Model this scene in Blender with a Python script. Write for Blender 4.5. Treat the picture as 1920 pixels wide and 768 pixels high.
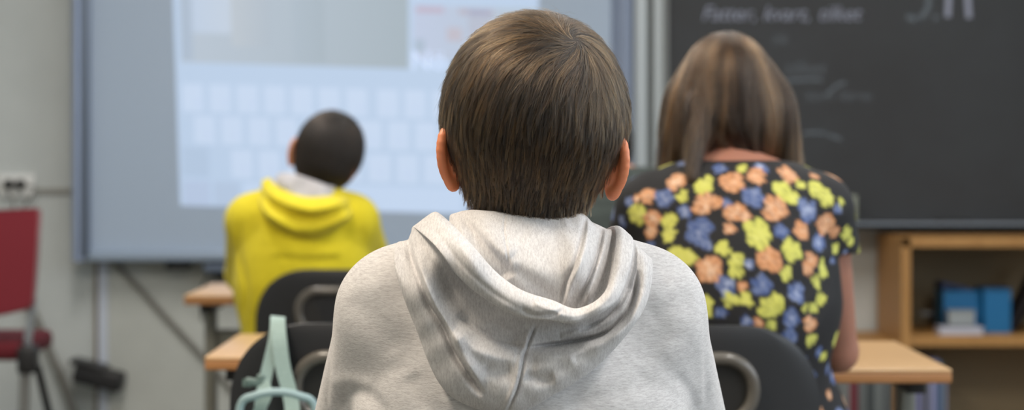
import bpy, bmesh, math, random
import numpy as np
from mathutils import Vector, Matrix
random.seed(4); rng = np.random.default_rng(11)
for o in list(bpy.data.objects): bpy.data.objects.remove(o)
S = bpy.context.scene
COL = S.collection

# ------------------------------------------------------------------ camera, light, exposure
F, CH, HY = 3750.0, 1.07, 280.0          # focal length in pixels, camera height, horizon row
cd = bpy.data.cameras.new('camera'); cam = bpy.data.objects.new('camera', cd); COL.objects.link(cam)
cam.location = (0, 0, CH); cam.rotation_euler = (math.pi/2, 0, 0)
cd.sensor_width = 36; cd.lens = F/1920*36; cd.shift_y = (HY-384)/1920
cd.dof.use_dof = True; cd.dof.focus_distance = 1.79; cd.dof.aperture_fstop = 5.6
cd.clip_start = .05
S.camera = cam
S.view_settings.view_transform = 'Standard'; S.view_settings.look = 'None'
S.view_settings.gamma = 1; S.view_settings.use_curve_mapping = False
S.view_settings.exposure = 0.04
w = bpy.data.worlds.new('world'); S.world = w; w.use_nodes = True
w.node_tree.nodes['Background'].inputs[0].default_value = (.75, .85, 1, 1)
w.node_tree.nodes['Background'].inputs[1].default_value = .6

def area(name, loc, rot, sx, sy, power, col):
    l = bpy.data.lights.new(name, 'AREA'); l.shape = 'RECTANGLE'; l.size = sx; l.size_y = sy
    l.energy = power; l.color = col
    o = bpy.data.objects.new(name, l); COL.objects.link(o); o.location = loc; o.rotation_euler = rot
    return o
WARM = (1, .86, .70); COOL = (.80, .90, 1.0)
area('window_daylight', (2.95, 1.2, 1.75), (0, math.radians(90), 0), 1.5, 5.2, 72, COOL)
LAMPS = [(-1.0, 1.7), (1.3, 1.7), (-1.0, 4.6), (1.3, 4.6), (-1.0, -1.0), (1.3, -1.0)]
for i, (lx, ly) in enumerate(LAMPS):
    area('ceiling_lamp_light', (lx, ly, 2.71), (0, 0, 0), .3, 1.4, [58, 36, 33, 26, 8, 5][i], WARM if (lx < 0 and ly < 3) else (1, .96, .92))

# ------------------------------------------------------------------ helpers
def lin(c): 
    c = c/255
    return c/12.92 if c <= .04045 else ((c+.055)/1.055)**2.4
def rgb(r, g, b): return (lin(r), lin(g), lin(b), 1)
def P(px, py, d): return np.array([(px-960)/F*d, d, CH+(HY-py)/F*d])
def V(px, py, d): return Vector(P(px, py, d))

def mat(name, col, rough=.5, metal=0, noise=None, bump=None, sheen=0, sss=0, attr=None, coat=0, emit=None, spec=None):
    m = bpy.data.materials.new(name); m.use_nodes = True; nt = m.node_tree; b = nt.nodes['Principled BSDF']
    b.inputs['Base Color'].default_value = col; b.inputs['Roughness'].default_value = rough
    b.inputs['Metallic'].default_value = metal
    if spec is not None: b.inputs['Specular IOR Level'].default_value = spec
    if sheen: b.inputs['Sheen Weight'].default_value = sheen; b.inputs['Sheen Roughness'].default_value = .5
    if coat: b.inputs['Coat Weight'].default_value = coat
    if sss:
        b.inputs['Subsurface Weight'].default_value = sss; b.inputs['Subsurface Radius'].default_value = (1, .35, .15)
        b.inputs['Subsurface Scale'].default_value = .006
    tc = nt.nodes.new('ShaderNodeTexCoord')
    def nz(scale, detail=4, vec=(1, 1, 1), rot=(0, 0, 0), src='Object', rough=.6):
        mp = nt.nodes.new('ShaderNodeMapping'); mp.inputs['Scale'].default_value = vec; mp.inputs['Rotation'].default_value = rot
        nt.links.new(tc.outputs[src], mp.inputs[0])
        n = nt.nodes.new('ShaderNodeTexNoise'); n.inputs['Scale'].default_value = scale; n.inputs['Detail'].default_value = detail
        n.inputs['Roughness'].default_value = rough
        nt.links.new(mp.outputs[0], n.inputs['Vector']); return n
    if attr:
        a = nt.nodes.new('ShaderNodeAttribute'); a.attribute_name = attr
        nt.links.new(a.outputs['Color'], b.inputs['Base Color'])
    if noise:
        # noise = (scale, vec, col2, lo, hi[, rot])
        n = nz(noise[0], 5, noise[1], noise[5] if len(noise) > 5 else (0, 0, 0)); r = nt.nodes.new('ShaderNodeValToRGB')
        r.color_ramp.elements[0].position = noise[3]; r.color_ramp.elements[1].position = noise[4]
        r.color_ramp.elements[0].color = noise[2]; r.color_ramp.elements[1].color = col
        nt.links.new(n.outputs['Fac'], r.inputs[0]); nt.links.new(r.outputs[0], b.inputs['Base Color'])
    if bump:
        n = nz(bump[0], 4, bump[2] if len(bump) > 2 else (1, 1, 1)); bp = nt.nodes.new('ShaderNodeBump'); bp.inputs['Strength'].default_value = bump[1]
        bp.inputs['Distance'].default_value = .002
        nt.links.new(n.outputs['Fac'], bp.inputs['Height']); nt.links.new(bp.outputs[0], b.inputs['Normal'])
    if emit:
        b.inputs['Emission Color'].default_value = emit[0]; b.inputs['Emission Strength'].default_value = emit[1]
    return m

def npmesh(name, v, faces, smooth=True):
    """faces: (n,4) or (n,3) int array or list of tuples"""
    me = bpy.data.meshes.new(name)
    if isinstance(faces, np.ndarray):
        v = np.asarray(v, np.float32); n, k = faces.shape
        me.vertices.add(len(v)); me.vertices.foreach_set('co', v.ravel())
        me.loops.add(n*k); me.loops.foreach_set('vertex_index', faces.astype(np.int32).ravel())
        me.polygons.add(n); me.polygons.foreach_set('loop_start', np.arange(0, n*k, k, dtype=np.int32))
        me.update(calc_edges=True); me.validate()
    else:
        me.from_pydata([tuple(map(float, p)) for p in v], [], faces); me.update()
    if smooth: me.polygons.foreach_set('use_smooth', np.ones(len(me.polygons), bool))
    return me
def link(name, me, m=None, parent=None):
    o = bpy.data.objects.new(name, me); COL.objects.link(o)
    if m is not None: me.materials.append(m)
    if parent is not None: o.parent = parent; o.matrix_parent_inverse = Matrix.Translation(-parent.matrix_basis.to_translation()) if parent.parent is None else parent.matrix_parent_inverse.copy()
    return o
# all meshes are written in world coordinates; an Empty parent sits at the thing's base
def relink(o, parent):
    o.parent = parent
    off = Vector((0, 0, 0)); q = parent
    while q: off += q.location; q = q.parent
    o.matrix_parent_inverse = Matrix.Identity(4); o.location = o.location - off
def thing(name, label, cat, loc, group=None):
    o = bpy.data.objects.new(name, None); COL.objects.link(o); o.location = loc; o.empty_display_size = .05
    return tag(o, label, cat, group)
def tag(o, label, cat, group=None):
    o['label'] = label; o['category'] = cat
    if group: o['group'] = group
    return o

class MB:
    """collects shapes into one bmesh"""
    def __init__(s): s.bm = bmesh.new()
    def box(s, c, d, rot=None, bev=0):
        r = bmesh.ops.create_cube(s.bm, size=1); vs = r['verts']
        M = Matrix.Translation(Vector(c)) @ (rot.to_4x4() if rot else Matrix.Identity(4)) @ Matrix.Diagonal((*d, 1))
        bmesh.ops.transform(s.bm, matrix=M, verts=vs)
        if bev:
            es = list({e for v in vs for e in v.link_edges})
            bmesh.ops.bevel(s.bm, geom=es, offset=bev, segments=3, affect='EDGES', profile=.5, clamp_overlap=True)
        return s
    def tube(s, pts, r, seg=12, closed=False, cap=True):
        pts = [Vector(p) for p in pts]; n = len(pts); rings = []
        rs = r if hasattr(r, '__len__') else [r]*n
        up = None
        for i, p in enumerate(pts):
            a = pts[(i-1) % n] if (i or closed) else pts[0]; b = pts[(i+1) % n] if (i < n-1 or closed) else pts[-1]
            t = (b-a).normalized()
            if up is None: up = t.orthogonal().normalized()
            up = (up-t*up.dot(t)).normalized(); x = t.cross(up)
            rings.append([s.bm.verts.new(p+(up*math.cos(k*2*math.pi/seg)+x*math.sin(k*2*math.pi/seg))*rs[i]) for k in range(seg)])
        m = n if closed else n-1
        for i in range(m):
            A, B = rings[i], rings[(i+1) % n]
            for k in range(seg): s.bm.faces.new((A[k], A[(k+1) % seg], B[(k+1) % seg], B[k]))
        if cap and not closed:
            s.bm.faces.new(rings[0][::-1]); s.bm.faces.new(rings[-1])
        return s
    def ribbon(s, pts, hw, th, nrm=(0, -1, 0)):
        pts = [Vector(p) for p in pts]; rings = []
        for i, p in enumerate(pts):
            t = (pts[min(i+1, len(pts)-1)]-pts[max(i-1, 0)]).normalized(); nn = Vector(nrm)
            if abs(t.dot(nn)) > .9: nn = Vector((0, 0, 1))
            x = t.cross(nn).normalized()
            if abs(x.x) > .3 and x.x < 0: x = -x
            n2 = x.cross(t).normalized()
            h = hw[i] if hasattr(hw, '__len__') else hw
            rings.append([s.bm.verts.new(p+x*h*a+n2*th*b) for a, b in ((-1, -1), (1, -1), (1, 1), (-1, 1))])
        for A, B in zip(rings, rings[1:]):
            for k in range(4): s.bm.faces.new((A[k], A[(k+1) % 4], B[(k+1) % 4], B[k]))
        s.bm.faces.new(rings[0][::-1]); s.bm.faces.new(rings[-1])
        return s
    def prism(s, outline, y0, y1):
        """outline: (x,z) list, extruded along y"""
        a = [s.bm.verts.new((x, y0, z)) for x, z in outline]; b = [s.bm.verts.new((x, y1, z)) for x, z in outline]
        n = len(a)
        for i in range(n): s.bm.faces.new((a[i], a[(i+1) % n], b[(i+1) % n], b[i]))
        s.bm.faces.new(a[::-1]); s.bm.faces.new(b); return s
    def ball(s, c, r, seg=16):
        rr = bmesh.ops.create_uvsphere(s.bm, u_segments=seg, v_segments=seg//2+2, radius=1)
        d = r if hasattr(r, '__len__') else (r, r, r)
        bmesh.ops.transform(s.bm, matrix=Matrix.Translation(Vector(c)) @ Matrix.Diagonal((*d, 1)), verts=rr['verts']); return s
    def cyl(s, a, b, r, seg=20): return s.tube([a, b], r, seg)
    def build(s, name, m, parent=None, smooth=False, angle=35):
        bmesh.ops.recalc_face_normals(s.bm, faces=s.bm.faces)
        me = bpy.data.meshes.new(name); s.bm.to_mesh(me); s.bm.free()
        me.polygons.foreach_set('use_smooth', [True]*len(me.polygons))
        if not smooth:
            me.set_sharp_from_angle(angle=math.radians(angle))
        o = bpy.data.objects.new(name, me); COL.objects.link(o); me.materials.append(m)
        if parent is not None: relink(o, parent)
        return o
def part(name, me, m, parent):
    o = bpy.data.objects.new(name, me); COL.objects.link(o); me.materials.append(m); relink(o, parent); return o
def crom(pts, n, closed=False):
    """Catmull-Rom resample to n points"""
    p = np.asarray(pts, float); k = len(p); out = []
    for t in np.linspace(0, k-1, n):
        i = min(int(t), k-2); f = t-i
        a = p[max(i-1, 0)]; b = p[i]; c = p[i+1]; d = p[min(i+2, k-1)]
        out.append(.5*((2*b)+(-a+c)*f+(2*a-5*b+4*c-d)*f*f+(-a+3*b-3*c+d)*f**3))
    return np.array(out)
def struct(o): o['kind'] = 'structure'; return o

# ---- signed distance modelling
def tcap(q, a, b, ra, rb, sc=None):
    a = np.asarray(a, float); b = np.asarray(b, float); ba = b-a
    h = np.clip(((q-a)@ba)/(ba@ba), 0, 1)
    d = q-a-h[..., None]*ba
    if sc is not None: d = d/np.asarray(sc)
    return np.sqrt((d*d).sum(-1))-(ra+(rb-ra)*h)
def ell(q, c, r, R=None):
    d = q-np.asarray(c, float)
    if R is not None: d = d@R
    r = np.asarray(r, float)
    k0 = np.sqrt(((d/r)**2).sum(-1)); k1 = np.sqrt(((d/r**2)**2).sum(-1))+1e-9
    return k0*(k0-1)/k1
def smin(a, b, k):
    h = np.clip(.5+.5*(b-a)/k, 0, 1); return b+(a-b)*h-k*h*(1-h)
def smax(a, b, k): return -smin(-a, -b, k)
def grad(f, p, e=.0008):
    g = np.stack([f(p+np.eye(3)[i]*e)-f(p-np.eye(3)[i]*e) for i in range(3)], -1)/(2*e)
    return g
def surfnet(f, lo, hi, h, proj=2):
    lo = np.asarray(lo, float); n = np.ceil((np.asarray(hi)-lo)/h).astype(int)+1
    ax = [lo[i]+h*np.arange(n[i]) for i in range(3)]
    Vv = np.empty(n, np.float32)
    for i in range(0, n[0], 12):
        X, Y, Z = np.meshgrid(ax[0][i:i+12], ax[1], ax[2], indexing='ij')
        Vv[i:i+12] = f(np.stack([X, Y, Z], -1))
    Vv[0] = Vv[-1] = abs(Vv[0]).clip(1e-4); Vv[:, 0] = Vv[:, -1] = 1e-3; Vv[:, :, 0] = Vv[:, :, -1] = 1e-3; Vv[0] = Vv[-1] = 1e-3
    Sg = Vv < 0
    c = [(i, j, k) for i in (0, 1) for j in (0, 1) for k in (0, 1)]
    sl = lambda A, o: A[o[0]:n[0]-1+o[0], o[1]:n[1]-1+o[1], o[2]:n[2]-1+o[2]]
    cnt = sum(sl(Sg, o).astype(np.int8) for o in c); mask = (cnt > 0) & (cnt < 8)
    ii = np.argwhere(mask); idx = -np.ones(mask.shape, np.int64); idx[mask] = np.arange(len(ii))
    acc = np.zeros((len(ii), 3)); num = np.zeros(len(ii))
    for a in c:
        for axn in range(3):
            if a[axn] == 0:
                b = list(a); b[axn] = 1
                va = Vv[tuple((ii+a).T)]; vb = Vv[tuple((ii+b).T)]
                x = (va < 0) != (vb < 0); t = np.where(x, va/(va-vb+1e-12), 0)
                pp = np.repeat(np.array(a, float)[None], len(ii), 0); pp[:, axn] = t
                acc[x] += pp[x]; num[x] += 1
    vert = lo+h*(ii+acc/num[:, None])
    faces = []
    for axn in range(3):
        u, v = (axn+1) % 3, (axn+2) % 3
        A = Sg; s0 = [slice(None)]*3; s1 = [slice(None)]*3
        s0[axn] = slice(0, -1); s1[axn] = slice(1, None)
        ch = A[tuple(s0)] != A[tuple(s1)]
        e = np.argwhere(ch); ok = (e[:, u] > 0) & (e[:, v] > 0) & (e[:, u] < n[u]-1) & (e[:, v] < n[v]-1); e = e[ok]
        def cell(du, dv):
            q = e.copy(); q[:, u] -= du; q[:, v] -= dv; return idx[tuple(q.T)]
        f4 = np.stack([cell(1, 1), cell(0, 1), cell(0, 0), cell(1, 0)], -1)
        ins = A[tuple(e.T)]
        f4[~ins] = f4[~ins][:, ::-1]; faces.append(f4)
    faces = np.concatenate(faces)
    for _ in range(proj):
        g = grad(f, vert); d = f(vert); L = (g*g).sum(-1)+1e-6
        st = -(d/L)[:, None]*g; m = np.linalg.norm(st, axis=1); st *= np.minimum(1, .5*h/(m+1e-9))[:, None]; vert = vert+st
    return vert, faces
def merge(parts):
    vs, fs, o = [], [], 0
    for v, f in parts: vs.append(v); fs.append(f+o); o += len(v)
    return np.concatenate(vs), np.concatenate(fs)

# strokes: ridges / creases pressed along polylines, coordinates in the picture plane of the thing (mm-scale relief in 3D)
def seg_dist(x, y, pl):
    best = np.full(x.shape, 1e9); sgn = np.zeros(x.shape); tt = np.zeros(x.shape); n = len(pl)-1
    for i in range(n):
        a = pl[i]; b = pl[i+1]; bx, by = b[0]-a[0], b[1]-a[1]; L = bx*bx+by*by+1e-9
        h = np.clip(((x-a[0])*bx+(y-a[1])*by)/L, 0, 1)
        dx, dy = x-a[0]-h*bx, y-a[1]-h*by; d = np.hypot(dx, dy); m = d < best
        best = np.where(m, d, best); s = np.sign(bx*dy-by*dx); sgn = np.where(m, s, sgn); tt = np.where(m, (i+h)/n, tt)
    return best, sgn, tt
def strokes(x, y, lst):
    D = np.zeros(x.shape)
    for pl, amp, wd, asym in lst:
        pl = crom(pl, max(8, 6*len(pl))); d, s, t = seg_dist(x, y, pl)
        fade = np.clip(np.sin(np.pi*np.clip(t, .0, 1))*2.2, 0, 1)
        end = (t <= 0) | (t >= 1)
        fade = np.where(end, 0, fade)
        wl = np.where(s > 0, wd*(1+asym), wd*(1-asym))
        D += amp*fade*np.exp(-(d/wl)**2)
    return D

# ------------------------------------------------------------------ materials
M = {}
M['wall'] = mat('wall_paint', rgb(192, 197, 196), .75, bump=(60, .15), noise=(3, (1, 1, 1), rgb(186, 191, 190), .4, .6))
M['wall_low'] = mat('wall_panel_paint', rgb(184, 187, 182), .7, noise=(4, (1, 1, 1), rgb(178, 181, 176), .4, .6))
M['white'] = mat('white_plastic', rgb(225, 226, 224), .4)
M['ceiling'] = mat('ceiling_paint', rgb(232, 232, 228), .9)
M['floor'] = mat('linoleum', rgb(120, 118, 110), .45, noise=(8, (1, 1, 1), rgb(105, 103, 96), .4, .6))
M['alu'] = mat('aluminium', rgb(150, 162, 186), .38, .45)
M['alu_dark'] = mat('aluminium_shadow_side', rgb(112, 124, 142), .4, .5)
M['steel'] = mat('steel_tube', rgb(150, 150, 148), .35, .8)
M['grey_leg'] = mat('grey_lacquer', rgb(128, 128, 120), .45, .2)
M['wb'] = mat('whiteboard_enamel_spill', rgb(166, 182, 202), .35)  # bluish because the projector's faint spill is put into the board colour
M['bb'] = mat('blackboard_enamel', rgb(50, 53, 57), .6, noise=(2.2, (1, 1, 1), rgb(42, 43, 46), .35, .7))
M['black'] = mat('black_plastic', rgb(30, 30, 32), .5)
M['chair'] = mat('charcoal_plastic', rgb(34, 35, 38), .46, bump=(900, .1))
M['handle'] = mat('handle_plastic', rgb(92, 88, 82), .25)
M['recess'] = mat('recess_plastic', rgb(34, 33, 32), .6)
M['birch'] = mat('birch_top', rgb(206, 168, 122), .33, noise=(6, (1, 12, 1), rgb(196, 156, 108), .3, .7))
M['edge'] = mat('birch_edge', rgb(178, 126, 78), .5, noise=(10, (2, 2, 40), rgb(160, 110, 66), .3, .7))
M['cab'] = mat('cabinet_wood', rgb(180, 134, 76), .5, noise=(5, (8, 8, 1), rgb(166, 120, 64), .3, .7))
M['cab_back'] = mat('cabinet_back', rgb(140, 126, 98), .6)
M['blue'] = mat('blue_plastic', rgb(12, 104, 158), .4)
M['navy'] = mat('dark_blue_plastic', rgb(22, 50, 96), .5)
M['red'] = mat('red_fabric', rgb(120, 22, 38), .9, sheen=.3, bump=(500, .3))
M['cable'] = mat('grey_cable', rgb(118, 116, 110), .6)
M['skin'] = mat('skin', rgb(222, 160, 128), .5, attr='col', sss=.25)
M['mint'] = mat('mint_webbing', rgb(150, 172, 168), .7, noise=(300, (1, 1, 1), rgb(140, 162, 158), .35, .65))
M['jeans'] = mat('denim', rgb(56, 66, 88), .9, noise=(200, (1, 1, 1), rgb(44, 52, 72), .3, .7))
M['shoe'] = mat('shoe_canvas', rgb(60, 60, 64), .8)
M['sole'] = mat('rubber_sole', rgb(220, 220, 215), .6)
M['yellow'] = mat('yellow_fleece', rgb(220, 203, 36), .95, sheen=.1, noise=(60, (1, 1, 1), rgb(208, 191, 30), .3, .7))
M['lining'] = mat('grey_lining', rgb(196, 194, 198), .95, noise=(500, (1, 1, 2), rgb(182, 180, 186), .35, .65))
M['jacket'] = mat('dark_green_jacket', rgb(72, 80, 76), .9, noise=(14, (1, 1, 6), rgb(56, 62, 60), .4, .6))
M['dress'] = mat('floral_dress', rgb(20, 20, 22), .8, attr='col')

def heather(name, vec, rot=(0, 0, 0)):
    m = bpy.data.materials.new(name); m.use_nodes = True; nt = m.node_tree; b = nt.nodes['Principled BSDF']
    N = nt.nodes.new; L = nt.links.new
    tc = N('ShaderNodeTexCoord'); mp = N('ShaderNodeMapping'); mp.inputs['Scale'].default_value = vec; mp.inputs['Rotation'].default_value = rot
    L(tc.outputs['Object'], mp.inputs[0])
    def nz(s, d, src, r=.6):
        n = N('ShaderNodeTexNoise'); n.inputs['Scale'].default_value = s; n.inputs['Detail'].default_value = d; n.inputs['Roughness'].default_value = r
        L(src, n.inputs['Vector']); return n
    a = nz(1.0, 3, mp.outputs[0]); c = nz(2.6, 2, mp.outputs[0]); d = nz(14, 3, tc.outputs['Object'])
    r1 = N('ShaderNodeValToRGB'); r1.color_ramp.elements[0].position = .36; r1.color_ramp.elements[1].position = .60
    r1.color_ramp.elements[0].color = rgb(194, 191, 191); r1.color_ramp.elements[1].color = rgb(211, 209, 208); L(a.outputs[0], r1.inputs[0])
    r2 = N('ShaderNodeValToRGB'); r2.color_ramp.elements[0].position = .34; r2.color_ramp.elements[1].position = .5
    r2.color_ramp.elements[0].color = (.82, .81, .81, 1); r2.color_ramp.elements[1].color = (1, 1, 1, 1); L(c.outputs[0], r2.inputs[0])
    r3 = N('ShaderNodeValToRGB'); r3.color_ramp.elements[0].position = .35; r3.color_ramp.elements[1].position = .65
    r3.color_ramp.elements[0].color = (.93, .93, .93, 1); r3.color_ramp.elements[1].color = (1, 1, 1, 1); L(d.outputs[0], r3.inputs[0])
    def mul(x, y):
        k = N('ShaderNodeMix'); k.data_type = 'RGBA'; k.blend_type = 'MULTIPLY'; k.inputs[0].default_value = 1
        L(x, k.inputs[6]); L(y, k.inputs[7]); return k.outputs[2]
    L(mul(mul(r1.outputs[0], r2.outputs[0]), r3.outputs[0]), b.inputs['Base Color'])
    b.inputs['Roughness'].default_value = .95; b.inputs['Specular IOR Level'].default_value = .2
    b.inputs['Sheen Weight'].default_value = .18
    bp = N('ShaderNodeBump'); bp.inputs['Strength'].default_value = .35; bp.inputs['Distance'].default_value = .0006
    L(c.outputs[0], bp.inputs['Height']); L(bp.outputs[0], b.inputs['Normal'])
    return m
M['heather_body'] = heather('heather_jersey_body', (105, 105, 720), (0, math.radians(6), 0))
M['heather_hood'] = heather('heather_jersey_hood', (760, 130, 160), (0, math.radians(-18), 0))

def hairmat(name, col, col2, rough=.32):
    m = bpy.data.materials.new(name); m.use_nodes = True; nt = m.node_tree; N = nt.nodes.new; L = nt.links.new
    out = nt.nodes['Material Output']; nt.nodes.remove(nt.nodes['Principled BSDF'])
    h = N('ShaderNodeBsdfHairPrincipled'); h.parametrization = 'COLOR'
    h.inputs['Roughness'].default_value = rough; h.inputs['Radial Roughness'].default_value = .45
    hi = N('ShaderNodeAttribute'); hi.attribute_name = 'tint'; r = N('ShaderNodeValToRGB'); r.color_ramp.elements[0].color = col; r.color_ramp.elements[1].color = col2
    r.color_ramp.elements[0].position = .25; r.color_ramp.elements[1].position = .95
    L(hi.outputs['Fac'], r.inputs[0]); L(r.outputs[0], h.inputs['Color']); L(h.outputs[0], out.inputs[0])
    return m
M['hair_a'] = hairmat('brown_hair', rgb(20, 15, 11), rgb(110, 80, 49))
M['hair_b'] = hairmat('long_brown_hair', rgb(28, 19, 13), rgb(108, 78, 52))
M['hair_c'] = hairmat('black_hair', rgb(16, 13, 11), rgb(34, 25, 19))
M['scalp_a'] = mat('hair_mass_brown', rgb(36, 27, 20), .7)
M['scalp_b'] = mat('hair_mass_long', rgb(44, 32, 24), .7)
M['scalp_c'] = mat('hair_mass_black', rgb(26, 23, 21), .8)

# ------------------------------------------------------------------ the room
WY = 6.80
def slab(name, c, d, m): return struct(MB().box(c, d).build(name, m))
slab('floor', (0, 2.2, -.05), (6.4, 9.6, .1), M['floor'])
slab('ceiling', (0, 2.2, 2.85), (6.4, 9.6, .1), M['ceiling'])
slab('wall_front', (0, WY+.06, 1.4), (6.4, .12, 2.8), M['wall'])
slab('wall_back', (0, -2.56, 1.4), (6.4, .12, 2.8), M['wall'])
slab('wall_left', (-3.16, 2.2, 1.4), (.12, 9.4, 2.8), M['wall'])
b = MB()
b.box((3.16, 2.2, .475), (.12, 9.4, .95)).box((3.16, 2.2, 2.675), (.12, 9.4, .25)).box((3.16, -1.96, 1.75), (.12, 1.08, 1.6)).box((3.16, 5.36, 1.75), (.12, 3.08, 1.6))
struct(b.build('wall_right', M['wall']))
for i in range(3):
    y0 = -1.42+i*1.747; b = MB()
    for (c, d) in (((3.14, y0+.03, 1.75), (.08, .06, 1.6)), ((3.14, y0+1.717, 1.75), (.08, .06, 1.6)), ((3.14, y0+.873, .98), (.08, 1.75, .06)), ((3.14, y0+.873, 2.52), (.08, 1.75, .06))): b.box(c, d)
    wf = struct(b.build('window_%d' % (i+1), M['white']))
    g = MB().box((3.15, y0+.873, 1.75), (.008, 1.63, 1.48)).build('pane', mat('window_glass', (1, 1, 1, 1), .02, spec=.5), wf)
    g.data.materials[0].node_tree.nodes['Principled BSDF'].inputs['Transmission Weight'].default_value = 1
for o_ in (-3.09, 3.09):
    slab('baseboard_left' if o_ < 0 else 'baseboard_right', (o_, 2.2, .05), (.02, 9.2, .1), M['grey_leg'])
slab('baseboard_front', (0, WY-.01, .05), (6.1, .02, .1), M['grey_leg'])
# wall panel under the board, its metal edge and the narrow rail on the left
x0 = P(200, 0, WY)[0]; x1 = P(1640, 0, WY)[0]
slab('trim_1', ((x0+P(1240, 0, WY)[0])/2, WY-.008, .36), (P(1240, 0, WY)[0]-x0, .016, .72), M['wall_low'])
slab('trim_2', (P(193, 0, WY-.02)[0], WY-.012, .36), (.030, .024, .72), mat('pale_metal_strip', rgb(196, 204, 218), .4, .1))
slab('trim_3', (P(180, 0, WY-.02)[0], WY-.006, .36), (.010, .012, .72), mat('brown_joint', rgb(120, 104, 84), .7))
zr = P(0, 357, WY)[2]
slab('trim_4', (-2.2+.0, WY-.006, zr), (2*(P(140, 0, WY)[0]+2.2), .012, .016), mat('grey_rail', rgb(150, 148, 142), .6))
# ceiling lamps
for i, (lx, ly) in enumerate(LAMPS):
    t = thing('ceiling_lamp', 'long white ceiling lamp above the %s %s' % (['front desks', 'middle of the room', 'back of the room'][[1, 1, 0, 0, 2, 2][i]], 'by the left wall' if lx < 0 else 'by the windows'), 'lamp', (lx, ly, 2.8), 'ceiling lamps')
    MB().box((lx, ly, 2.77), (.36, 1.5, .06), bev=.01).build('housing', M['white'], t)
    MB().box((lx, ly, 2.735), (.32, 1.44, .012), bev=.004).build('diffuser', mat('lamp_diffuser', rgb(250, 246, 235), .5, emit=((1, .93, .82, 1), 2.5)), t)

# ------------------------------------------------------------------ interactive whiteboard
WB = 6.66
def wx(px, d=WB): return (px-960)/F*d
def wz(py, d=WB): return CH+(HY-py)/F*d
t = thing('whiteboard', 'large interactive whiteboard with a projected picture and keyboard', 'whiteboard', (wx(660), WY, wz(488)))
L_, R_, B_, T_ = wx(150), wx(1168), wz(482), 2.05
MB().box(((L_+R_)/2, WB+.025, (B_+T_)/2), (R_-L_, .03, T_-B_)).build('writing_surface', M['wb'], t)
for (xa, xb) in ((135, 170), (1146, 1186)):
    b = MB(); X0, X1 = wx(xa), wx(xb); z0, z1 = wz(489), T_+.02
    o = [(X0, WB+.10), (X0, WB+.0), (X0+.006, WB-.022), (X0+.022, WB-.030), ((X0+X1)/2+.006, WB-.022), (X1, WB+.009), (X1, WB+.10)]
    if xa > 900: o = [(X0+X1-x, y) for x, y in o][::-1]
    va = [b.bm.verts.new((x, y, z0)) for x, y in o]; vb = [b.bm.verts.new((x, y, z1)) for x, y in o]; n = len(o)
    for i in range(n): b.bm.faces.new((va[i], va[(i+1) % n], vb[(i+1) % n], vb[i]))
    b.bm.faces.new(va[::-1]); b.bm.faces.new(vb)
    b.build('side_frame', M['alu'], t)
MB().box(((L_+R_)/2, WB-.002, wz(479)), (R_-L_-.03, .03, .036), bev=.008).build('bottom_frame', mat('pale_aluminium', rgb(160, 176, 196), .4, .3), t)
MB().box(((L_+R_)/2, WB-.002, T_), (R_-L_-.03, .03, .036), bev=.008).build('top_frame', M['alu'], t)
MB().box((wx(161), WB-.020, (wz(489)+T_)/2+.01), (wx(171)-wx(153), .016, T_-wz(489)-.01), bev=.003).build('frame_shade_strip', M['alu_dark'], t)  # darker strip: shade of the frame's inner side, put into the colour
# the projected picture (given off by the projector: a lit picture on the board)
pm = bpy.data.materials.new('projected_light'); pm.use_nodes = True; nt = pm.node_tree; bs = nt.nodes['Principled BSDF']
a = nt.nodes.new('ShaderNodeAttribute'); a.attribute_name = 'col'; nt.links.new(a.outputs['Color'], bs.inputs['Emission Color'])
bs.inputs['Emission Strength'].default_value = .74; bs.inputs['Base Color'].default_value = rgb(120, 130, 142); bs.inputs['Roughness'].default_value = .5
pv, pf, pc = [], [], []
def sl(x, y): return y+.030*(x-338)          # rows fall a little to the right
def quad(x0, y0, x1, y1, col, lay, col2=None, sk=.03):
    i = len(pv); d = WB+.0092-.0006*lay
    for (x, y, c) in ((x0, y0, col), (x0, y1, col), (x1, y1, col2 or col), (x1, y0, col2 or col)):
        xx = x+(y-385)*.034 if x < 700 else x
        pv.append(P(xx, y+.030*(x-338), d)); pc.append(c[:3]+(1,))
    pf.append((i, i+1, i+2, i+3))
bg = rgb(180, 202, 230)
quad(338, -430, 1010, 385, bg, 0)
quad(349, -330, 766, 116, rgb(176, 188, 202), 1, rgb(150, 164, 172))
# soft shapes of the projected photograph
def blob(cx, cy, rx, ry, c, lay):
    i = len(pv); n = 20; d = WB+.0092-.0006*lay
    for k in range(n):
        t_ = k*2*math.pi/n; pv.append(P(cx+rx*math.cos(t_), cy+ry*math.sin(t_), d)); pc.append(c)
    pf.append(tuple(range(i, i+n)))
quad(350, -300, 372, 112, rgb(160, 176, 196), 2); quad(372, -300, 445, 60, rgb(184, 200, 222), 2, rgb(190, 202, 218)); quad(445, -300, 520, 84, rgb(180, 188, 196), 2, rgb(164, 176, 188))
quad(560, -300, 620, 110, rgb(160, 174, 186), 2, rgb(152, 166, 176))
quad(775, -4, 1006, 98, rgb(184, 194, 220), 1, rgb(170, 186, 200)); quad(780, -2, 832, 10, rgb(184, 164, 186), 2)
quad(860, 0, 925, 12, rgb(176, 168, 184), 2); quad(838, 36, 866, 62, rgb(186, 176, 188), 2); quad(878, 2, 920, 70, rgb(174, 178, 196), 2)
quad(778, 60, 796, 84, rgb(158, 176, 196), 2)
key = rgb(197, 215, 241); dk = rgb(170, 192, 220)
for r_, (ox, y) in enumerate(((349, 156), (369, 216), (437, 278))):
    for k in range(12 if r_ < 2 else 10):
        x = ox+k*51.2
        if x+40 < 1000: quad(x, y, x+39, y+52, key, 2)
quad(345, 274, 395, 330, dk, 2); quad(345, 338, 395, 384, rgb(174, 192, 222), 2); quad(402, 338, 450, 384, rgb(172, 192, 220), 2)
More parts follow.
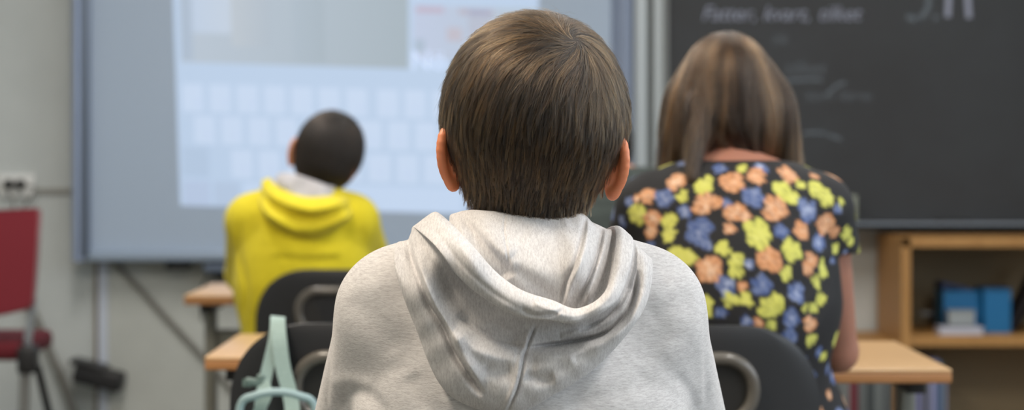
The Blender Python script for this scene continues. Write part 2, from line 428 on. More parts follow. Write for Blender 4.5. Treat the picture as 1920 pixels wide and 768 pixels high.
quad(458, 338, 866, 385, rgb(192, 212, 240), 2); quad(872, 338, 1000, 385, rgb(172, 194, 222), 2)
n0 = len(pv)
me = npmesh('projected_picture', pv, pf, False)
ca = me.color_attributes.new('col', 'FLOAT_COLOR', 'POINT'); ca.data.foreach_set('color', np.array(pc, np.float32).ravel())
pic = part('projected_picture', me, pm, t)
def textmesh(s, size, shear=0):
    c = bpy.data.curves.new('t', 'FONT'); c.body = s; c.size = size; c.shear = shear; c.align_x = 'CENTER'
    o = bpy.data.objects.new('t', c); COL.objects.link(o)
    dg = bpy.context.evaluated_depsgraph_get(); me = bpy.data.meshes.new_from_object(o.evaluated_get(dg)); bpy.data.objects.remove(o)
    return me
def text(name, s, px, py, hpx, d, m, parent, shear=0, thick=None, rz=0):
    """text standing on the plane y = d, facing the camera; px, py is the centre of its base line"""
    me = textmesh(s, hpx/F*d/.7, shear); me.transform(Matrix.Translation(V(px, py, d)) @ Matrix.Rotation(-rz, 4, 'Y') @ Matrix.Rotation(math.pi/2, 4, 'X'))
    me.materials.clear(); return part(name, me, m, parent)
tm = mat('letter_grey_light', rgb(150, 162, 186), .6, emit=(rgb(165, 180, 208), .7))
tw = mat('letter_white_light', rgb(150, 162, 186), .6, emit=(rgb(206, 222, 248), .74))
for r_, (ox, y, s) in enumerate(((349, 156, 'qwertyuiop'), (369, 216, 'asdfghjkl'), (437, 278, 'zxcvbnm'))):
    for k, ch in enumerate(s):
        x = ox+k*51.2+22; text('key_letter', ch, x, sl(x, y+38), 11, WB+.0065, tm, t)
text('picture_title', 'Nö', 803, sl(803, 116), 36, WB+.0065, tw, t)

# aluminium uprights between the two boards
t = thing('board_column', 'pale aluminium upright between whiteboard and blackboard', 'board column', (wx(1218), WY, 0))
z0 = 0.0; z1 = 2.5
pc_ = mat('pale_upright', rgb(184, 192, 196), .4, .15)
MB().box((wx(1201), 6.70, 1.25), (wx(1214)-wx(1190), .05, 2.5), bev=.004).build('rail', pc_, t)
MB().box((wx(1220), 6.73, 1.25), (wx(1226)-wx(1214), .03, 2.5)).build('groove', mat('upright_groove', rgb(136, 140, 138), .5), t)
MB().box((wx(1238), 6.70, 1.25), (wx(1249)-wx(1226), .05, 2.5), bev=.004).build('rail', pc_, t)

# blackboard
BB = 6.66
t = thing('blackboard', 'dark blackboard with faint chalk writing and a metal tray', 'blackboard', (wx(1640), WY, wz(416)))
X0, X1, Zb, Zt = wx(1252), wx(1252)+1.75, wz(414), 2.15
MB().box(((X0+X1)/2, BB+.02, (Zb+Zt)/2), (X1-X0, .03, Zt-Zb)).build('writing_surface', M['bb'], t)
MB().box(((X0+X1)/2, BB-.02, wz(424)), (X1-X0, .10, .012)).box(((X0+X1)/2, BB-.066, wz(421)), (X1-X0, .008, .022)).box(((X0+X1)/2, BB+.01, wz(419)), (X1-X0, .05, .012)).build('chalk_tray', mat('tray_metal', rgb(128, 136, 146), .4, .4), t)
MB().box((X0-.004, BB+.012, (Zb+Zt)/2), (.010, .05, Zt-Zb)).build('edge_strip', mat('edge_grey', rgb(120, 124, 124), .5), t)
def chalkmat(name, c, a):
    m = bpy.data.materials.new(name); m.use_nodes = True; nt = m.node_tree; b = nt.nodes['Principled BSDF']
    b.inputs['Base Color'].default_value = c; b.inputs['Roughness'].default_value = 1; b.inputs['Alpha'].default_value = a; return m
ch1 = chalkmat('chalk', rgb(165, 170, 190), .8); ch2 = chalkmat('faded_chalk', rgb(130, 140, 150), .42)
for w_, x_ in (('Fatter,', 1366), ('kvart,', 1474), ('tilket', 1573)): text('chalk_word', w_, x_, 38, 27, BB+.0035, ch1, t, .3)
text('chalk_word', 'ltk', 1462, 82, 20, BB+.0035, ch2, t, .3)
text('chalk_word', 'tilket', 1508, 140, 26, BB+.0035, ch2, t, .3)
for w_, x_ in (('kom', 1535), ('llarna', 1602)): text('chalk_word', w_, x_, 188, 20, BB+.0035, ch2, t, .3)
def chalk(strk, hw, m, nm='chalk_stroke'):
    for s in strk: MB().ribbon([V(x, y, BB+.0035) for x, y in crom(s, 24)], hw, .0004).build(nm, m, t)
chalk([[(1697, -52), (1700, -20), (1725, -22), (1741, -4), (1736, 22), (1718, 36), (1700, 30)], [(1697, -52), (1738, -52)], [(1752, 30), (1757, 36)]], .0095, ch2)
chalk([[(1780, -54), (1779, -10), (1777, 32)], [(1812, -54), (1814, -10), (1817, 34)]], .0095, ch1)
chalk([[(1464, 152), (1520, 149), (1542, 151)], [(1506, 250), (1540, 249), (1578, 262)], [(1550, 178), (1570, 160), (1586, 154)]], .005, ch2)
t = thing('board_eraser', 'black felt eraser lying in the tray of the blackboard', 'eraser', (wx(1785), BB-.03, wz(424)+.006))
MB().box((wx(1785), BB-.025, wz(424)+.020), (.11, .035, .010), bev=.002).build('back', M['black'], t)
MB().box((wx(1785), BB-.025, wz(424)+.011), (.105, .032, .010)).build('felt_pad', mat('felt', rgb(60, 60, 62), .95), t)
# small pale magnet board corner behind the girl's shoulder
t = thing('wall_switch', 'pale grey-green box on the lower left corner of the blackboard', 'switch box', (wx(1590, 6.6), 6.645, wz(420, 6.6)))
MB().box((wx(1588, 6.6), 6.638, wz(396, 6.6)), (.075, .035, .104), bev=.004).build('box', mat('pale_box', rgb(146, 152, 138), .6), t)
MB().box((wx(1588, 6.6), 6.616, wz(396, 6.6)), (.05, .01, .07), bev=.002).build('rocker', mat('pale_rocker', rgb(156, 162, 150), .5), t)

# low things on the wall
ts = thing('wall_socket', 'white double wall socket above the red chair', 'socket', (wx(32, WY), WY, wz(350, WY)))
MB().box((wx(32, WY), WY-.008, wz(348, WY)), (.125, .016, .080), bev=.004).build('plate', M['white'], ts)
for px in (20, 42):
    k = thing('plug', 'black plug in the %s half of the double wall socket' % ('left' if px < 30 else 'right'), 'plug', (wx(px, WY), WY-.03, wz(345, WY)), 'plugs in the wall socket')
    MB().tube([(wx(px, WY), WY-.017, wz(345, WY)), (wx(px, WY), WY-.04, wz(345, WY)), (wx(px, WY), WY-.055, wz(345, WY))], [.017, .017, .010], 20).build('plug_body', M['black'], k)
    sgn = -1 if px < 30 else 1
    pts = crom([P(px, 349, 6.745), P(px-3, 362, 6.74), P(px-6*sgn if sgn < 0 else px+2, 385, 6.75), P(px-10, 430, 6.77), P(px-8, 470, 6.78)], 24) if sgn < 0 else crom([P(px, 349, 6.745), P(px+24, 352, 6.73), P(px+14, 372, 6.74), P(px-4, 400, 6.76), P(px-6, 470, 6.78)], 24)
    MB().tube(pts, .0035, 8).build('cord', M['cable'], k)
MB().tube(crom([P(52, 560, 6.77), P(70, 600, 6.77), P(95, 660, 6.77), P(118, 715, 6.77), P(150, 800, 6.77), P(190, 870, 6.77), P(240, 960, 6.77)], 40), .012, 10).build('cable', M['cable'])
tag(bpy.data.objects['cable'], 'thick grey cable running down the wall beside the red chair', 'cable')
c2 = MB().tube(crom([P(215, 494, 6.772), P(262, 540, 6.772), P(310, 592, 6.772), P(355, 640, 6.772), P(402, 692, 6.772), P(520, 830, 6.772)], 40), .0085, 10).build('cable', M['cable'])
tag(c2, 'grey cable running slantwise under the whiteboard', 'cable')
t = thing('black_box', 'black plastic box fixed askew low on the wall beside the metal strip', 'box', (wx(184, 6.7), WY-.03, wz(735, 6.7)))
Rm = Matrix.Rotation(math.radians(14), 3, 'Y')
MB().box(P(186, 706, 6.72), (.165, .09, .066), Rm, .012).build('body', M['black'], t)
MB().box(P(168, 682, 6.72), (.12, .10, .016), Rm, .005).build('lid', mat('black_lid', rgb(22, 22, 24), .4), t)
t = thing('bracket', 'black bracket under the lower edge of the whiteboard', 'bracket', (wx(328), WY, wz(506)))
MB().box((wx(328), 6.74, wz(498)), (.075, .11, .028), bev=.008).build('arm', M['black'], t)
MB().cyl((wx(328), 6.70, wz(506)), (wx(328), 6.70, wz(494)), .02).build('knob', M['black'], t)
t = thing('pen_shelf', 'grey-blue pen shelf with a black cord under the whiteboard', 'shelf', (wx(440), WY, wz(512)))
MB().box((wx(455), 6.72, wz(502)), (.26, .13, .028), bev=.006).build('tray', mat('tray_bluegrey', rgb(92, 104, 122), .5), t)
MB().box((wx(455), 6.74, wz(518)), (.20, .10, .028), bev=.01).build('sensor', M['black'], t)
MB().tube(crom([P(420, 512, 6.7), P(395, 515, 6.7), P(383, 530, 6.7), P(378, 560, 6.74), P(380, 600, 6.78)], 24), .004, 8).build('cord', M['black'], t)

# ------------------------------------------------------------------ cabinet and bookcase under the blackboard
CF = 6.36
t = thing('cabinet', 'open wooden cabinet under the blackboard holding blue boxes', 'cabinet', (wx(1830, CF), 6.78, 0))
cx0, cx1 = wx(1692, CF), wx(1692, CF)+1.0; ctop = wz(446, CF); sh = wz(632, CF); cy = (CF+6.79)/2; cdp = 6.79-CF
for x in (cx0+.012, cx1-.012): MB().box((x, cy, ctop/2), (.028, cdp, ctop)).build('side_panel', M['cab'], t)
MB().box(((cx0+cx1)/2, cy, ctop-.013), (cx1-cx0, cdp, .030)).build('top', M['cab'], t)
MB().box(((cx0+cx1)/2, cy+.005, sh-.012), (cx1-cx0-.05, cdp-.02, .034)).build('shelf', M['cab'], t)
MB().box(((cx0+cx1)/2, cy+.005, .08), (cx1-cx0-.05, cdp-.02, .03)).build('shelf', M['cab'], t)
MB().box(((cx0+cx1)/2, 6.78, ctop/2), (cx1-cx0-.05, .01, ctop-.02)).build('back_panel', M['cab_back'], t)
zs = sh+.005
def onshelf(x0, x1, y1, d): return wx((x0+x1)/2, d), (x1-x0)/F*d, wz(y1, d)
t = thing('storage_box', 'blue open storage box with dark blue lid flaps on the cabinet shelf', 'box', (wx(1803, 6.52), 6.52, zs))
xc, ww, zt = wx(1803, 6.5), 68/F*6.5, wz(545, 6.5)
b = MB(); hh = zt-zs
for (c, d) in (((xc, 6.50, zs+hh/2), (ww, .006, hh)), ((xc, 6.64, zs+hh/2), (ww, .006, hh)), ((xc-ww/2+.003, 6.57, zs+hh/2), (.006, .14, hh)), ((xc+ww/2-.003, 6.57, zs+hh/2), (.006, .14, hh)), ((xc, 6.57, zs+.004), (ww, .14, .008))): b.box(c, d)
b.build('body', M['blue'], t)
b = MB(); b.box((xc-.014, 6.56, zt+.012), (ww*.86, .12, .01), Matrix.Rotation(.22, 3, 'Y')); b.box((xc-ww/2+.012, 6.57, zt-.01), (.012, .13, .05), Matrix.Rotation(-.3, 3, 'Y')); b.build('lid', M['navy'], t)
t = thing('storage_box', 'taller plain blue box at the right end of the blue boxes', 'box', (wx(1865, 6.48), 6.48, zs))
xc, ww, zt = wx(1870, 6.46), 50/F*6.46, wz(545, 6.46); hh = zt-zs; b = MB()
for (c, d) in (((xc, 6.46, zs+hh/2), (ww, .006, hh)), ((xc, 6.60, zs+hh/2), (ww, .006, hh)), ((xc-ww/2+.003, 6.53, zs+hh/2), (.006, .14, hh)), ((xc+ww/2-.003, 6.53, zs+hh/2), (.006, .14, hh)), ((xc, 6.53, zs+.004), (ww, .14, .008))): b.box(c, d)
b.build('body', M['blue'], t)
MB().box((xc, 6.53, zt+.003), (ww+.008, .148, .008), bev=.002).build('rim', mat('blue_rim', rgb(16, 84, 130), .4), t)
t = thing('paper_stack', 'pale stack of paper lying flat in front of the blue boxes', 'paper', (wx(1798, 6.44), 6.44, zs))
b = MB()
for i in range(4): b.box((wx(1798, 6.42)+.003*(i % 2), 6.43, zs+.003+i*.0058), (82/F*6.42-.004*(i % 3), .08, .0054))
b.build('sheets', mat('paper', rgb(190, 192, 206), .8), t)
t = thing('card_box', 'small grey-white carton on the paper stack before the blue box', 'carton', (wx(1800, 6.45), 6.45, zs+.024))
MB().box((wx(1800, 6.45), 6.445, zs+.0265+.022), (48/F*6.45, .05, .044), bev=.002).build('body', mat('carton', rgb(150, 156, 158), .8), t)
MB().box((wx(1800, 6.45), 6.445, zs+.0265+.046), (50/F*6.45, .052, .006)).build('lid', mat('carton_lid', rgb(136, 140, 142), .8), t)
t = thing('glass_jar', 'squat grey glass jar at the left of the cabinet shelf', 'jar', (wx(1734, 6.5), 6.5, zs))
b = MB(); prof = [(.001, 0), (.030, 0), (.036, .012), (.037, .035), (.030, .05), (.022, .056)]
b.tube([(wx(1734, 6.5), 6.5, zs+h+.001) for r, h in prof], [r for r, h in prof], 24); b.build('bowl', mat('grey_glass', rgb(112, 114, 114), .15), t, True)
MB().tube([(wx(1734, 6.5), 6.5, zs+.056), (wx(1734, 6.5), 6.5, zs+.066)], .024, 24).build('lid', mat('jar_lid', rgb(90, 92, 92), .4), t)
t = thing('folder', 'black folder leaning slantwise at the right of the blue boxes', 'folder', (wx(1935, 6.5), 6.5, zs))
MB().box((wx(1926, 6.5), 6.53, zs+.112), (.018, .18, .24), Matrix.Rotation(.5, 3, 'Y'), .003).build('cover', mat('black_card', rgb(44, 38, 40), .7), t)
MB().box((wx(1926, 6.5), 6.525, zs+.112), (.012, .17, .236), Matrix.Rotation(.5, 3, 'Y')).build('pages', mat('pages', rgb(120, 116, 110), .8), t)
# magazines in the lower compartment
x = cx0+.032
mags = [((70, 70, 84), .016, .28), ((126, 128, 168), .016, .30), ((120, 122, 150), .018, .27), ((74, 76, 72), .012, .26), ((138, 142, 176), .022, .30), ((96, 110, 150), .014, .30), ((70, 106, 120), .010, .29), ((128, 132, 158), .012, .27)]
for i, (c, wd_, h) in enumerate(mags):
    nm = ['dark slate', 'pale lilac', 'greyish lilac', 'olive grey', 'wide light lavender', 'mid blue', 'thin teal', 'narrow pale grey-blue'][i]
    o = thing('magazine_file', nm+' magazine standing in the lower part of the wooden cabinet', 'magazine', (x+wd_/2, 6.42, .097), 'magazines in the cabinet')
    MB().box((x+wd_/2, 6.50, .097+h/2), (wd_-.002, .19, h), bev=.002).build('cover', mat('magazine_%d' % i, rgb(*c), .5), o)
    x += wd_
# low bookcase with books left of the cabinet
t = thing('bookcase', 'low wooden bookcase of books beyond the desk on the right', 'bookcase', (wx(1600, CF), 6.78, 0))
bx1 = cx0-.004; bx0 = bx1-.52; bt = .455
for x_ in (bx0+.01, bx1-.01): MB().box((x_, cy, bt/2), (.02, cdp, bt)).build('side_panel', M['cab'], t)
MB().box(((bx0+bx1)/2, cy, bt-.01), (bx1-bx0-.002, cdp, .02)).build('top', M['cab'], t)
MB().box(((bx0+bx1)/2, cy, .07), (bx1-bx0-.04, cdp-.02, .02)).build('shelf', M['cab'], t)
MB().box(((bx0+bx1)/2, 6.78, bt/2), (bx1-bx0-.04, .008, bt-.02)).build('back_panel', M['cab_back'], t)
cols = [((96, 100, 102), 'grey'), ((110, 112, 110), 'pale grey'), ((30, 30, 32), 'black'), ((62, 26, 34), 'dark maroon'), ((104, 108, 108), 'light grey'), ((118, 120, 118), 'ash grey'), ((104, 30, 44), 'red'), ((92, 96, 96), 'mid grey'), ((60, 66, 68), 'slate'), ((104, 110, 110), 'silver grey'), ((84, 90, 92), 'dusty grey')]
x = bx1-.022; k = 0
szs = [.030, .028, .022, .030, .026, .020, .030, .024, .026, .030, .022, .028, .024, .026, .030, .022]
while x-szs[k % 16] > bx0+.022:
    c, nm = cols[(10-k) % 11]; wd_ = szs[k % 16]; h = .26+.05*((k*7) % 5)/5
    o = thing('book', '%s %s book, number %s from the cabinet in the low bookcase' % ('tall' if h > .285 else 'short', nm, ['one', 'two', 'three', 'four', 'five', 'six', 'seven', 'eight', 'nine', 'ten', 'eleven', 'twelve', 'thirteen', 'fourteen', 'fifteen', 'sixteen', 'seventeen', 'eighteen', 'nineteen', 'twenty'][k]), 'book', (x-wd_/2, 6.42, .08), 'books in the low bookcase')
    MB().box((x-wd_/2, 6.47, .081+h/2), (wd_-.002, .16, h), bev=.003).build('cover', mat('book_cover_%d' % k, rgb(*c), .55), o)
    MB().box((x-wd_/2, 6.473, .081+h/2+.002), (wd_-.008, .154, h), bev=0).build('pages', mat('book_pages', rgb(210, 205, 190), .8), o)
    x -= wd_; k += 1

# ------------------------------------------------------------------ desks
def desk(label, x0, x1, y0, dp, ztop=.72):
    t = thing('school_desk', label, 'desk', ((x0+x1)/2, y0+dp/2, 0), 'school desks')
    b = MB(); b.box(((x0+x1)/2, y0+dp/2, ztop-.003), (x1-x0, dp, .006), bev=.002); b.build('desk_top', M['birch'], t)
    MB().box(((x0+x1)/2, y0+dp/2, ztop-.0145), (x1-x0, dp, .017), bev=.003).build('edge_band', M['edge'], t)
    for s in (0, 1):
        x = x0+.042 if s == 0 else x1-.042
        b = MB(); b.box((x, y0+dp*.35, .36), (.026, .05, .66), bev=.004); b.build('leg', M['grey_leg'], t)
        MB().box((x, y0+dp/2, .02), (.035, dp*.95, .03), bev=.006).build('foot', M['grey_leg'], t)
        MB().box((x, y0+dp/2, ztop-.036), (.03, dp*.7, .024), bev=.003).build('top_bracket', M['black'], t)
    MB().box(((x0+x1)/2, y0+dp*.35, .60), (x1-x0-.1, .02, .05), bev=.003).build('crossbar', M['grey_leg'], t)
    return t
desk('birch school desk in front of the empty chair with the mint bag', wx(383, 3.38), .06, 3.38, .42)
desk('birch school desk at which the girl in the floral dress leans', .095, wx(1785, 3.19), 3.19, .47)
desk('birch school desk of the boy in the yellow hoodie', wx(345, 4.80), -.17, 4.80, .44)
desk('birch school desk in front of the pupil in the dark jacket', -.12, .46, 4.95, .44)
desk('birch school desk of the boy in the grey hoodie', -.30, .31, 2.06, .42)

# ------------------------------------------------------------------ school chairs
def rrect(w_, h_, r, n=8):
    pts = []
    for (cx_, cz_, a0) in ((w_/2-r, h_/2-r, 0), (-w_/2+r, h_/2-r, 90), (-w_/2+r, -h_/2+r, 180), (w_/2-r, -h_/2+r, 270)):
        for i in range(n+1):
            a = math.radians(a0+90*i/n); pts.append((cx_+r*math.cos(a), cz_+r*math.sin(a)))
    return pts
def school_chair(label, cx, yb, ztop, w_=.38):
    """pupil chair facing +y, its back at yb, origin on the floor"""
    t = thing('school_chair', label, 'chair', (cx, yb+.2, 0), 'black school chairs')
    H = .34; zc = ztop-H/2
    # back shell: grid over a rounded outline, curved in plan, thin
    nu, nv = 40, 34; vs = []; fs = []
    def outl(v):   # half width at height v (0 bottom..1 top)
        z = v*H; r1, r2 = .085, .13
        hw = w_/2
        if z > H-r2:
            q = (z-(H-r2))/r2; hw = w_/2-.13+.13*max(0, 1-q**2.3)**(1/2.3)
        elif z < r1: q = (r1-z)/r1; hw = w_/2-.03-.06+.09*math.sqrt(max(0, 1-q*q))-.0
        return hw
    for side in (0, 1):
        for j in range(nv+1):
            v = 1-(1-j/nv)**1.6 if True else j/nv
            hw = outl(min(v, .99999)); z = ztop-H+v*H
            for i in range(nu+1):
                u = i/nu*2-1; x = hw*u
                y = yb+.006*math.cos(0)+.035*(x/(w_/2))**2-.03*(v-.5)+.0
                edge = max(abs(u)**14, v**26)
                th = .009*(1-.55*edge)
                vs.append((cx+x, y+(-th if side == 0 else th)-.0, z-(.0 if v < .999 else 0)))
    N1 = (nu+1)*(nv+1)
    idx = lambda s, i, j: s*N1+j*(nu+1)+i
    for j in range(nv):
        for i in range(nu):
            fs.append((idx(0, i, j), idx(0, i+1, j), idx(0, i+1, j+1), idx(0, i, j+1)))
            fs.append((idx(1, i, j), idx(1, i, j+1), idx(1, i+1, j+1), idx(1, i+1, j)))
    for i in range(nu):
        fs.append((idx(0, i+1, 0), idx(0, i, 0), idx(1, i, 0), idx(1, i+1, 0))); fs.append((idx(0, i, nv), idx(0, i+1, nv), idx(1, i+1, nv), idx(1, i, nv)))
    for j in range(nv):
        fs.append((idx(0, 0, j), idx(0, 0, j+1), idx(1, 0, j+1), idx(1, 0, j))); fs.append((idx(0, nu, j+1), idx(0, nu, j), idx(1, nu, j), idx(1, nu, j+1)))
    me = npmesh('backrest', vs, fs); me.set_sharp_from_angle(angle=math.radians(50)); part('backrest', me, M['chair'], t)
    # grip: raised loop round a dark recess
    hz = ztop-.092; pts = rrect(.180, .092, .045)
    def yy(x, z): return yb+.006+.035*(x/(w_/2))**2-.03*((z-(ztop-H))/H-.5)
    MB().tube([(cx+x, yy(x, hz+z)-.016, hz+z) for x, z in pts], .0095, 12, True).build('grip', M['handle'], t, True)
    b = MB(); b.tube([(cx+x*.9, yy(x, hz+z)-.0105, hz+z*.85) for x, z in pts], .003, 6, True)
    pr = rrect(.164, .078, .038); va = [b.bm.verts.new((cx+x, yy(x, hz+z)-.0115, hz+z)) for x, z in pr]; vb = [b.bm.verts.new((cx+x, yy(x, hz+z)+.011, hz+z)) for x, z in pr]
    n = len(va); b.bm.faces.new(va); b.bm.faces.new(vb[::-1])
    for i in range(n): b.bm.faces.new((va[i], va[(i+1) % n], vb[(i+1) % n], vb[i]))
    b.build('recess', M['recess'], t)
    # seat
    vs = []; fs = []; nu, nv = 24, 22
    for side in (0, 1):
        for j in range(nv+1):
            v = j/nv
            for i in range(nu+1):
                u = i/nu*2-1; hw = .195*(1-.06*abs(v-.5)*2)*(1-.25*max(0, abs(v-.5)*2-.8)*5*.3)
                z = .44+.010*abs(u)**2.5-.015*max(0, v-.75)*4*v+(.012*max(0, .2-v)*5)-.006*math.sin(v*math.pi)
                vs.append((cx+hw*u, yb+.03+v*.38, z+(.006 if side else -.006)))
    N1 = (nu+1)*(nv+1)
    for j in range(nv):
        for i in range(nu):
            fs.append((idx2(0, i, j, nu, N1), idx2(0, i, j+1, nu, N1), idx2(0, i+1, j+1, nu, N1), idx2(0, i+1, j, nu, N1)))
            fs.append((idx2(1, i, j, nu, N1), idx2(1, i+1, j, nu, N1), idx2(1, i+1, j+1, nu, N1), idx2(1, i, j+1, nu, N1)))
    for i in range(nu):
        fs.append((idx2(0, i, 0, nu, N1), idx2(0, i+1, 0, nu, N1), idx2(1, i+1, 0, nu, N1), idx2(1, i, 0, nu, N1))); fs.append((idx2(0, i+1, nv, nu, N1), idx2(0, i, nv, nu, N1), idx2(1, i, nv, nu, N1), idx2(1, i+1, nv, nu, N1)))
    for j in range(nv):
        fs.append((idx2(0, 0, j+1, nu, N1), idx2(0, 0, j, nu, N1), idx2(1, 0, j, nu, N1), idx2(1, 0, j+1, nu, N1))); fs.append((idx2(0, nu, j, nu, N1), idx2(0, nu, j+1, nu, N1), idx2(1, nu, j+1, nu, N1), idx2(1, nu, j, nu, N1)))
    part('seat', npmesh('seat', vs, fs), M['chair'], t)
    b = MB()
    for s in (-1, 1):
        b.tube(crom([(cx+s*.15, yb+.034, ztop-H+.10), (cx+s*.155, yb+.020, .50), (cx+s*.155, yb+.05, .425), (cx+s*.16, yb+.14, .424), (cx+s*.16, yb+.36, .424)], 24), .010, 10)
    b.build('back_frame', M['steel'], t, True)
    for s in (-1, 1):
        MB().tube([(cx+s*.165, yb+.35, .424), (cx+s*.18, yb+.39, .012)], .010, 10).ball((cx+s*.18, yb+.39, .012), (.013, .013, .012)).build('leg', M['steel'], t)
        MB().tube([(cx+s*.165, yb+.09, .424), (cx+s*.18, yb+.02, .012)], .010, 10).ball((cx+s*.18, yb+.02, .012), (.013, .013, .012)).build('leg', M['steel'], t)
    return t
def idx2(s, i, j, nu, N1): return s*N1+j*(nu+1)+i
school_chair('empty black school chair with mint green bag straps hung over its back', wx(428, 2.86)+.19, 2.84, wz(603, 2.85))
school_chair('black school chair on which the girl in the floral dress sits', wx(1540, 2.86)-.19, 2.84, wz(607, 2.85))
school_chair('black school chair behind the boy in the yellow hoodie', wx(477, 4.42)+.19, 4.40, wz(503, 4.42))
school_chair('black school chair of the pupil in the dark jacket', .17, 4.48, .80)
school_chair('black school chair of the boy in the grey hoodie', .01, 1.70, .76)

# ------------------------------------------------------------------ red chair at the left
RD = 5.5
t = thing('red_chair', 'red upholstered chair with black corner fittings at the left edge', 'chair', (wx(-30, RD), RD+.2, 0))
def rx(p, d=RD): return wx(p, d)
b = MB(); ol = [(rx(-120), wz(398, RD)), (rx(60), wz(394, RD)), (rx(70), wz(391, RD)), (rx(73), wz(396, RD)), (rx(68), wz(470, RD)), (rx(63), wz(540, RD)), (rx(60), wz(574, RD)), (rx(50), wz(580, RD)), (rx(0), wz(592, RD)), (rx(-60), wz(594, RD)), (rx(-110), wz(584, RD)), (rx(-122), wz(480, RD))]
b.prism(ol, RD, RD+.04); bmesh.ops.bevel(b.bm, geom=list(b.bm.edges), offset=.005, segments=2, affect='EDGES'); b.build('backrest', M['red'], t)
MB().box((rx(-34), RD+.22, wz(660, RD)), (.205, .40, .055), bev=.02).build('seat', mat('dark_red_fabric', rgb(96, 20, 32), .9, bump=(500, .3)), t)
for px in (48, -100):
    MB().tube(crom([(rx(px+8), RD+.045, wz(560, RD)), (rx(px+2), RD+.045, wz(600, RD)), (rx(px-4), RD+.05, wz(640, RD)), (rx(px-6), RD+.06, wz(668, RD))], 16), .011, 10).build('back_post', mat('bright_bracket', rgb(176, 184, 192), .3, .5), t)
    MB().box((rx(px), RD+.03, wz(675, RD)), (.05, .07, .075), bev=.01).build('corner_fitting', M['black'], t)
    MB().tube([(rx(px-6), RD+.03, wz(695, RD)), (rx(px-10), RD-.01, .012)], .015, 12).build('leg', M['steel'], t)
    MB().tube([(rx(px+14), RD+.05, wz(690, RD)), (rx(px+28), RD+.40, .012)], .011, 12).build('leg', M['black'], t)

# ------------------------------------------------------------------ mint bag hung on the empty chair
BG = 2.795
t = thing('backpack', 'mint green bag hanging by its straps on the empty chair', 'bag', (wx(520, BG), BG, .3))
def body_f(q):
    d = np.abs(q-np.array([wx(520, BG)+.015, BG-.05, .475]))-np.array([.125, .035, .155]); r = .045
    d = np.maximum(d+.0, 0); return np.sqrt((d**2).sum(-1))-.035
v, f = surfnet(body_f, (-.52, 2.60, .24), (-.12, 2.86, .70), .008); part('body', npmesh('body', v, f), M['mint'], t)
MB().box((wx(520, BG)+.015, BG-.128, .40), (.18, .03, .14), bev=.014).build('front_pocket', M['mint'], t)
MB().ribbon(crom([P(484, 880, BG-.03), P(488, 768, BG), P(493, 730, BG+.008), P(502, 690, BG+.012), P(514, 640, BG+.016), P(518, 606, 2.826), P(520, 598, 2.838), P(522, 598, 2.856), P(522, 606, 2.872), P(530, 700, 2.895)], 40), .0085, .0010).build('strap', M['mint'], t)
MB().ribbon(crom([P(556, 880, BG-.03), P(549, 775, BG-.004), P(543, 735, BG+.004), P(531, 690, BG+.008), P(524, 640, BG+.012), P(521, 606, 2.820), P(521, 597, 2.832), P(521, 596, 2.860), P(520, 606, 2.877), P(514, 700, 2.905)], 40), .0105, .0010).build('strap', M['mint'], t)
MB().tube(crom([P(446, 860, BG-.03), P(450, 762, BG-.035), P(478, 741, BG-.04), P(520, 734, BG-.04), P(560, 741, BG-.038), P(590, 762, BG-.03), P(598, 860, BG-.03)], 36), .0055, 12).build('carry_handle', mat('mint_cord', rgb(146, 170, 174), .55), t, True)
MB().box(P(478, 716, BG-.012), (.028, .008, .011), Matrix.Rotation(.12, 3, 'Y'), .003).box(P(489, 709, BG-.012), (.012, .008, .012), Matrix.Rotation(.12, 3, 'Y'), .003).ribbon([P(455, 717, BG-.012), P(470, 718, BG-.014)], .005, .001).build('buckle', mat('grey_green_buckle', rgb(96, 116, 112), .4), t)
MB().ribbon(crom([P(492, 716, BG-.014), P(500, 735, BG-.02), P(488, 765, BG-.02), P(470, 800, BG-.01)], 16), .008, .001).build('strap', M['mint'], t)

# ------------------------------------------------------------------ people
def setcol(me, col):
    ca = me.color_attributes.new('col', 'FLOAT_COLOR', 'POINT'); c = np.ones((len(me.vertices), 4), np.float32); c[:, :3] = col[:, :3]
    ca.data.foreach_set('color', c.ravel())
def rotm(ax, ay, az):
    return np.array((Matrix.Rotation(az, 3, 'Z') @ Matrix.Rotation(ay, 3, 'Y') @ Matrix.Rotation(ax, 3, 'X')))
def hand_f(q, wrist, side):
    """a hand resting palm down, fingers towards +y; five separate bent fingers"""
    w0 = np.asarray(wrist, float); d = ell(q, w0+(0, .042, .004), (.032, .042, .012))
    fl = [(-.024, .060, .052), (-.008, .066, .062), (.008, .064, .058), (.023, .056, .046)]
    for i, (x, y, L) in enumerate(fl):
        a = w0+(x*side*-1, y, .004); b_ = a+(x*.15*-side, L*.5, .008); c = b_+(0, L*.42, -.012); e = c+(0, L*.18, -.008)
        d = smin(d, tcap(q, w0+(x*.6*-side, .03, .004), a, .009, .0078), .006)
        d = smin(d, tcap(q, a, b_, .0078, .0070), .002); d = smin(d, tcap(q, b_, c, .0070, .0062), .002); d = np.minimum(d, tcap(q, c, e, .0062, .0055))
    a = w0+(side*-1*-.022, .022, 0); b_ = a+(-.018*-side, .026, -.002); c = b_+(-.004*-side, .028, -.004)
    d = smin(d, tcap(q, a, b_, .012, .0088), .006); d = smin(d, tcap(q, b_, c, .0085, .007), .003)
    return d
class Figure: pass
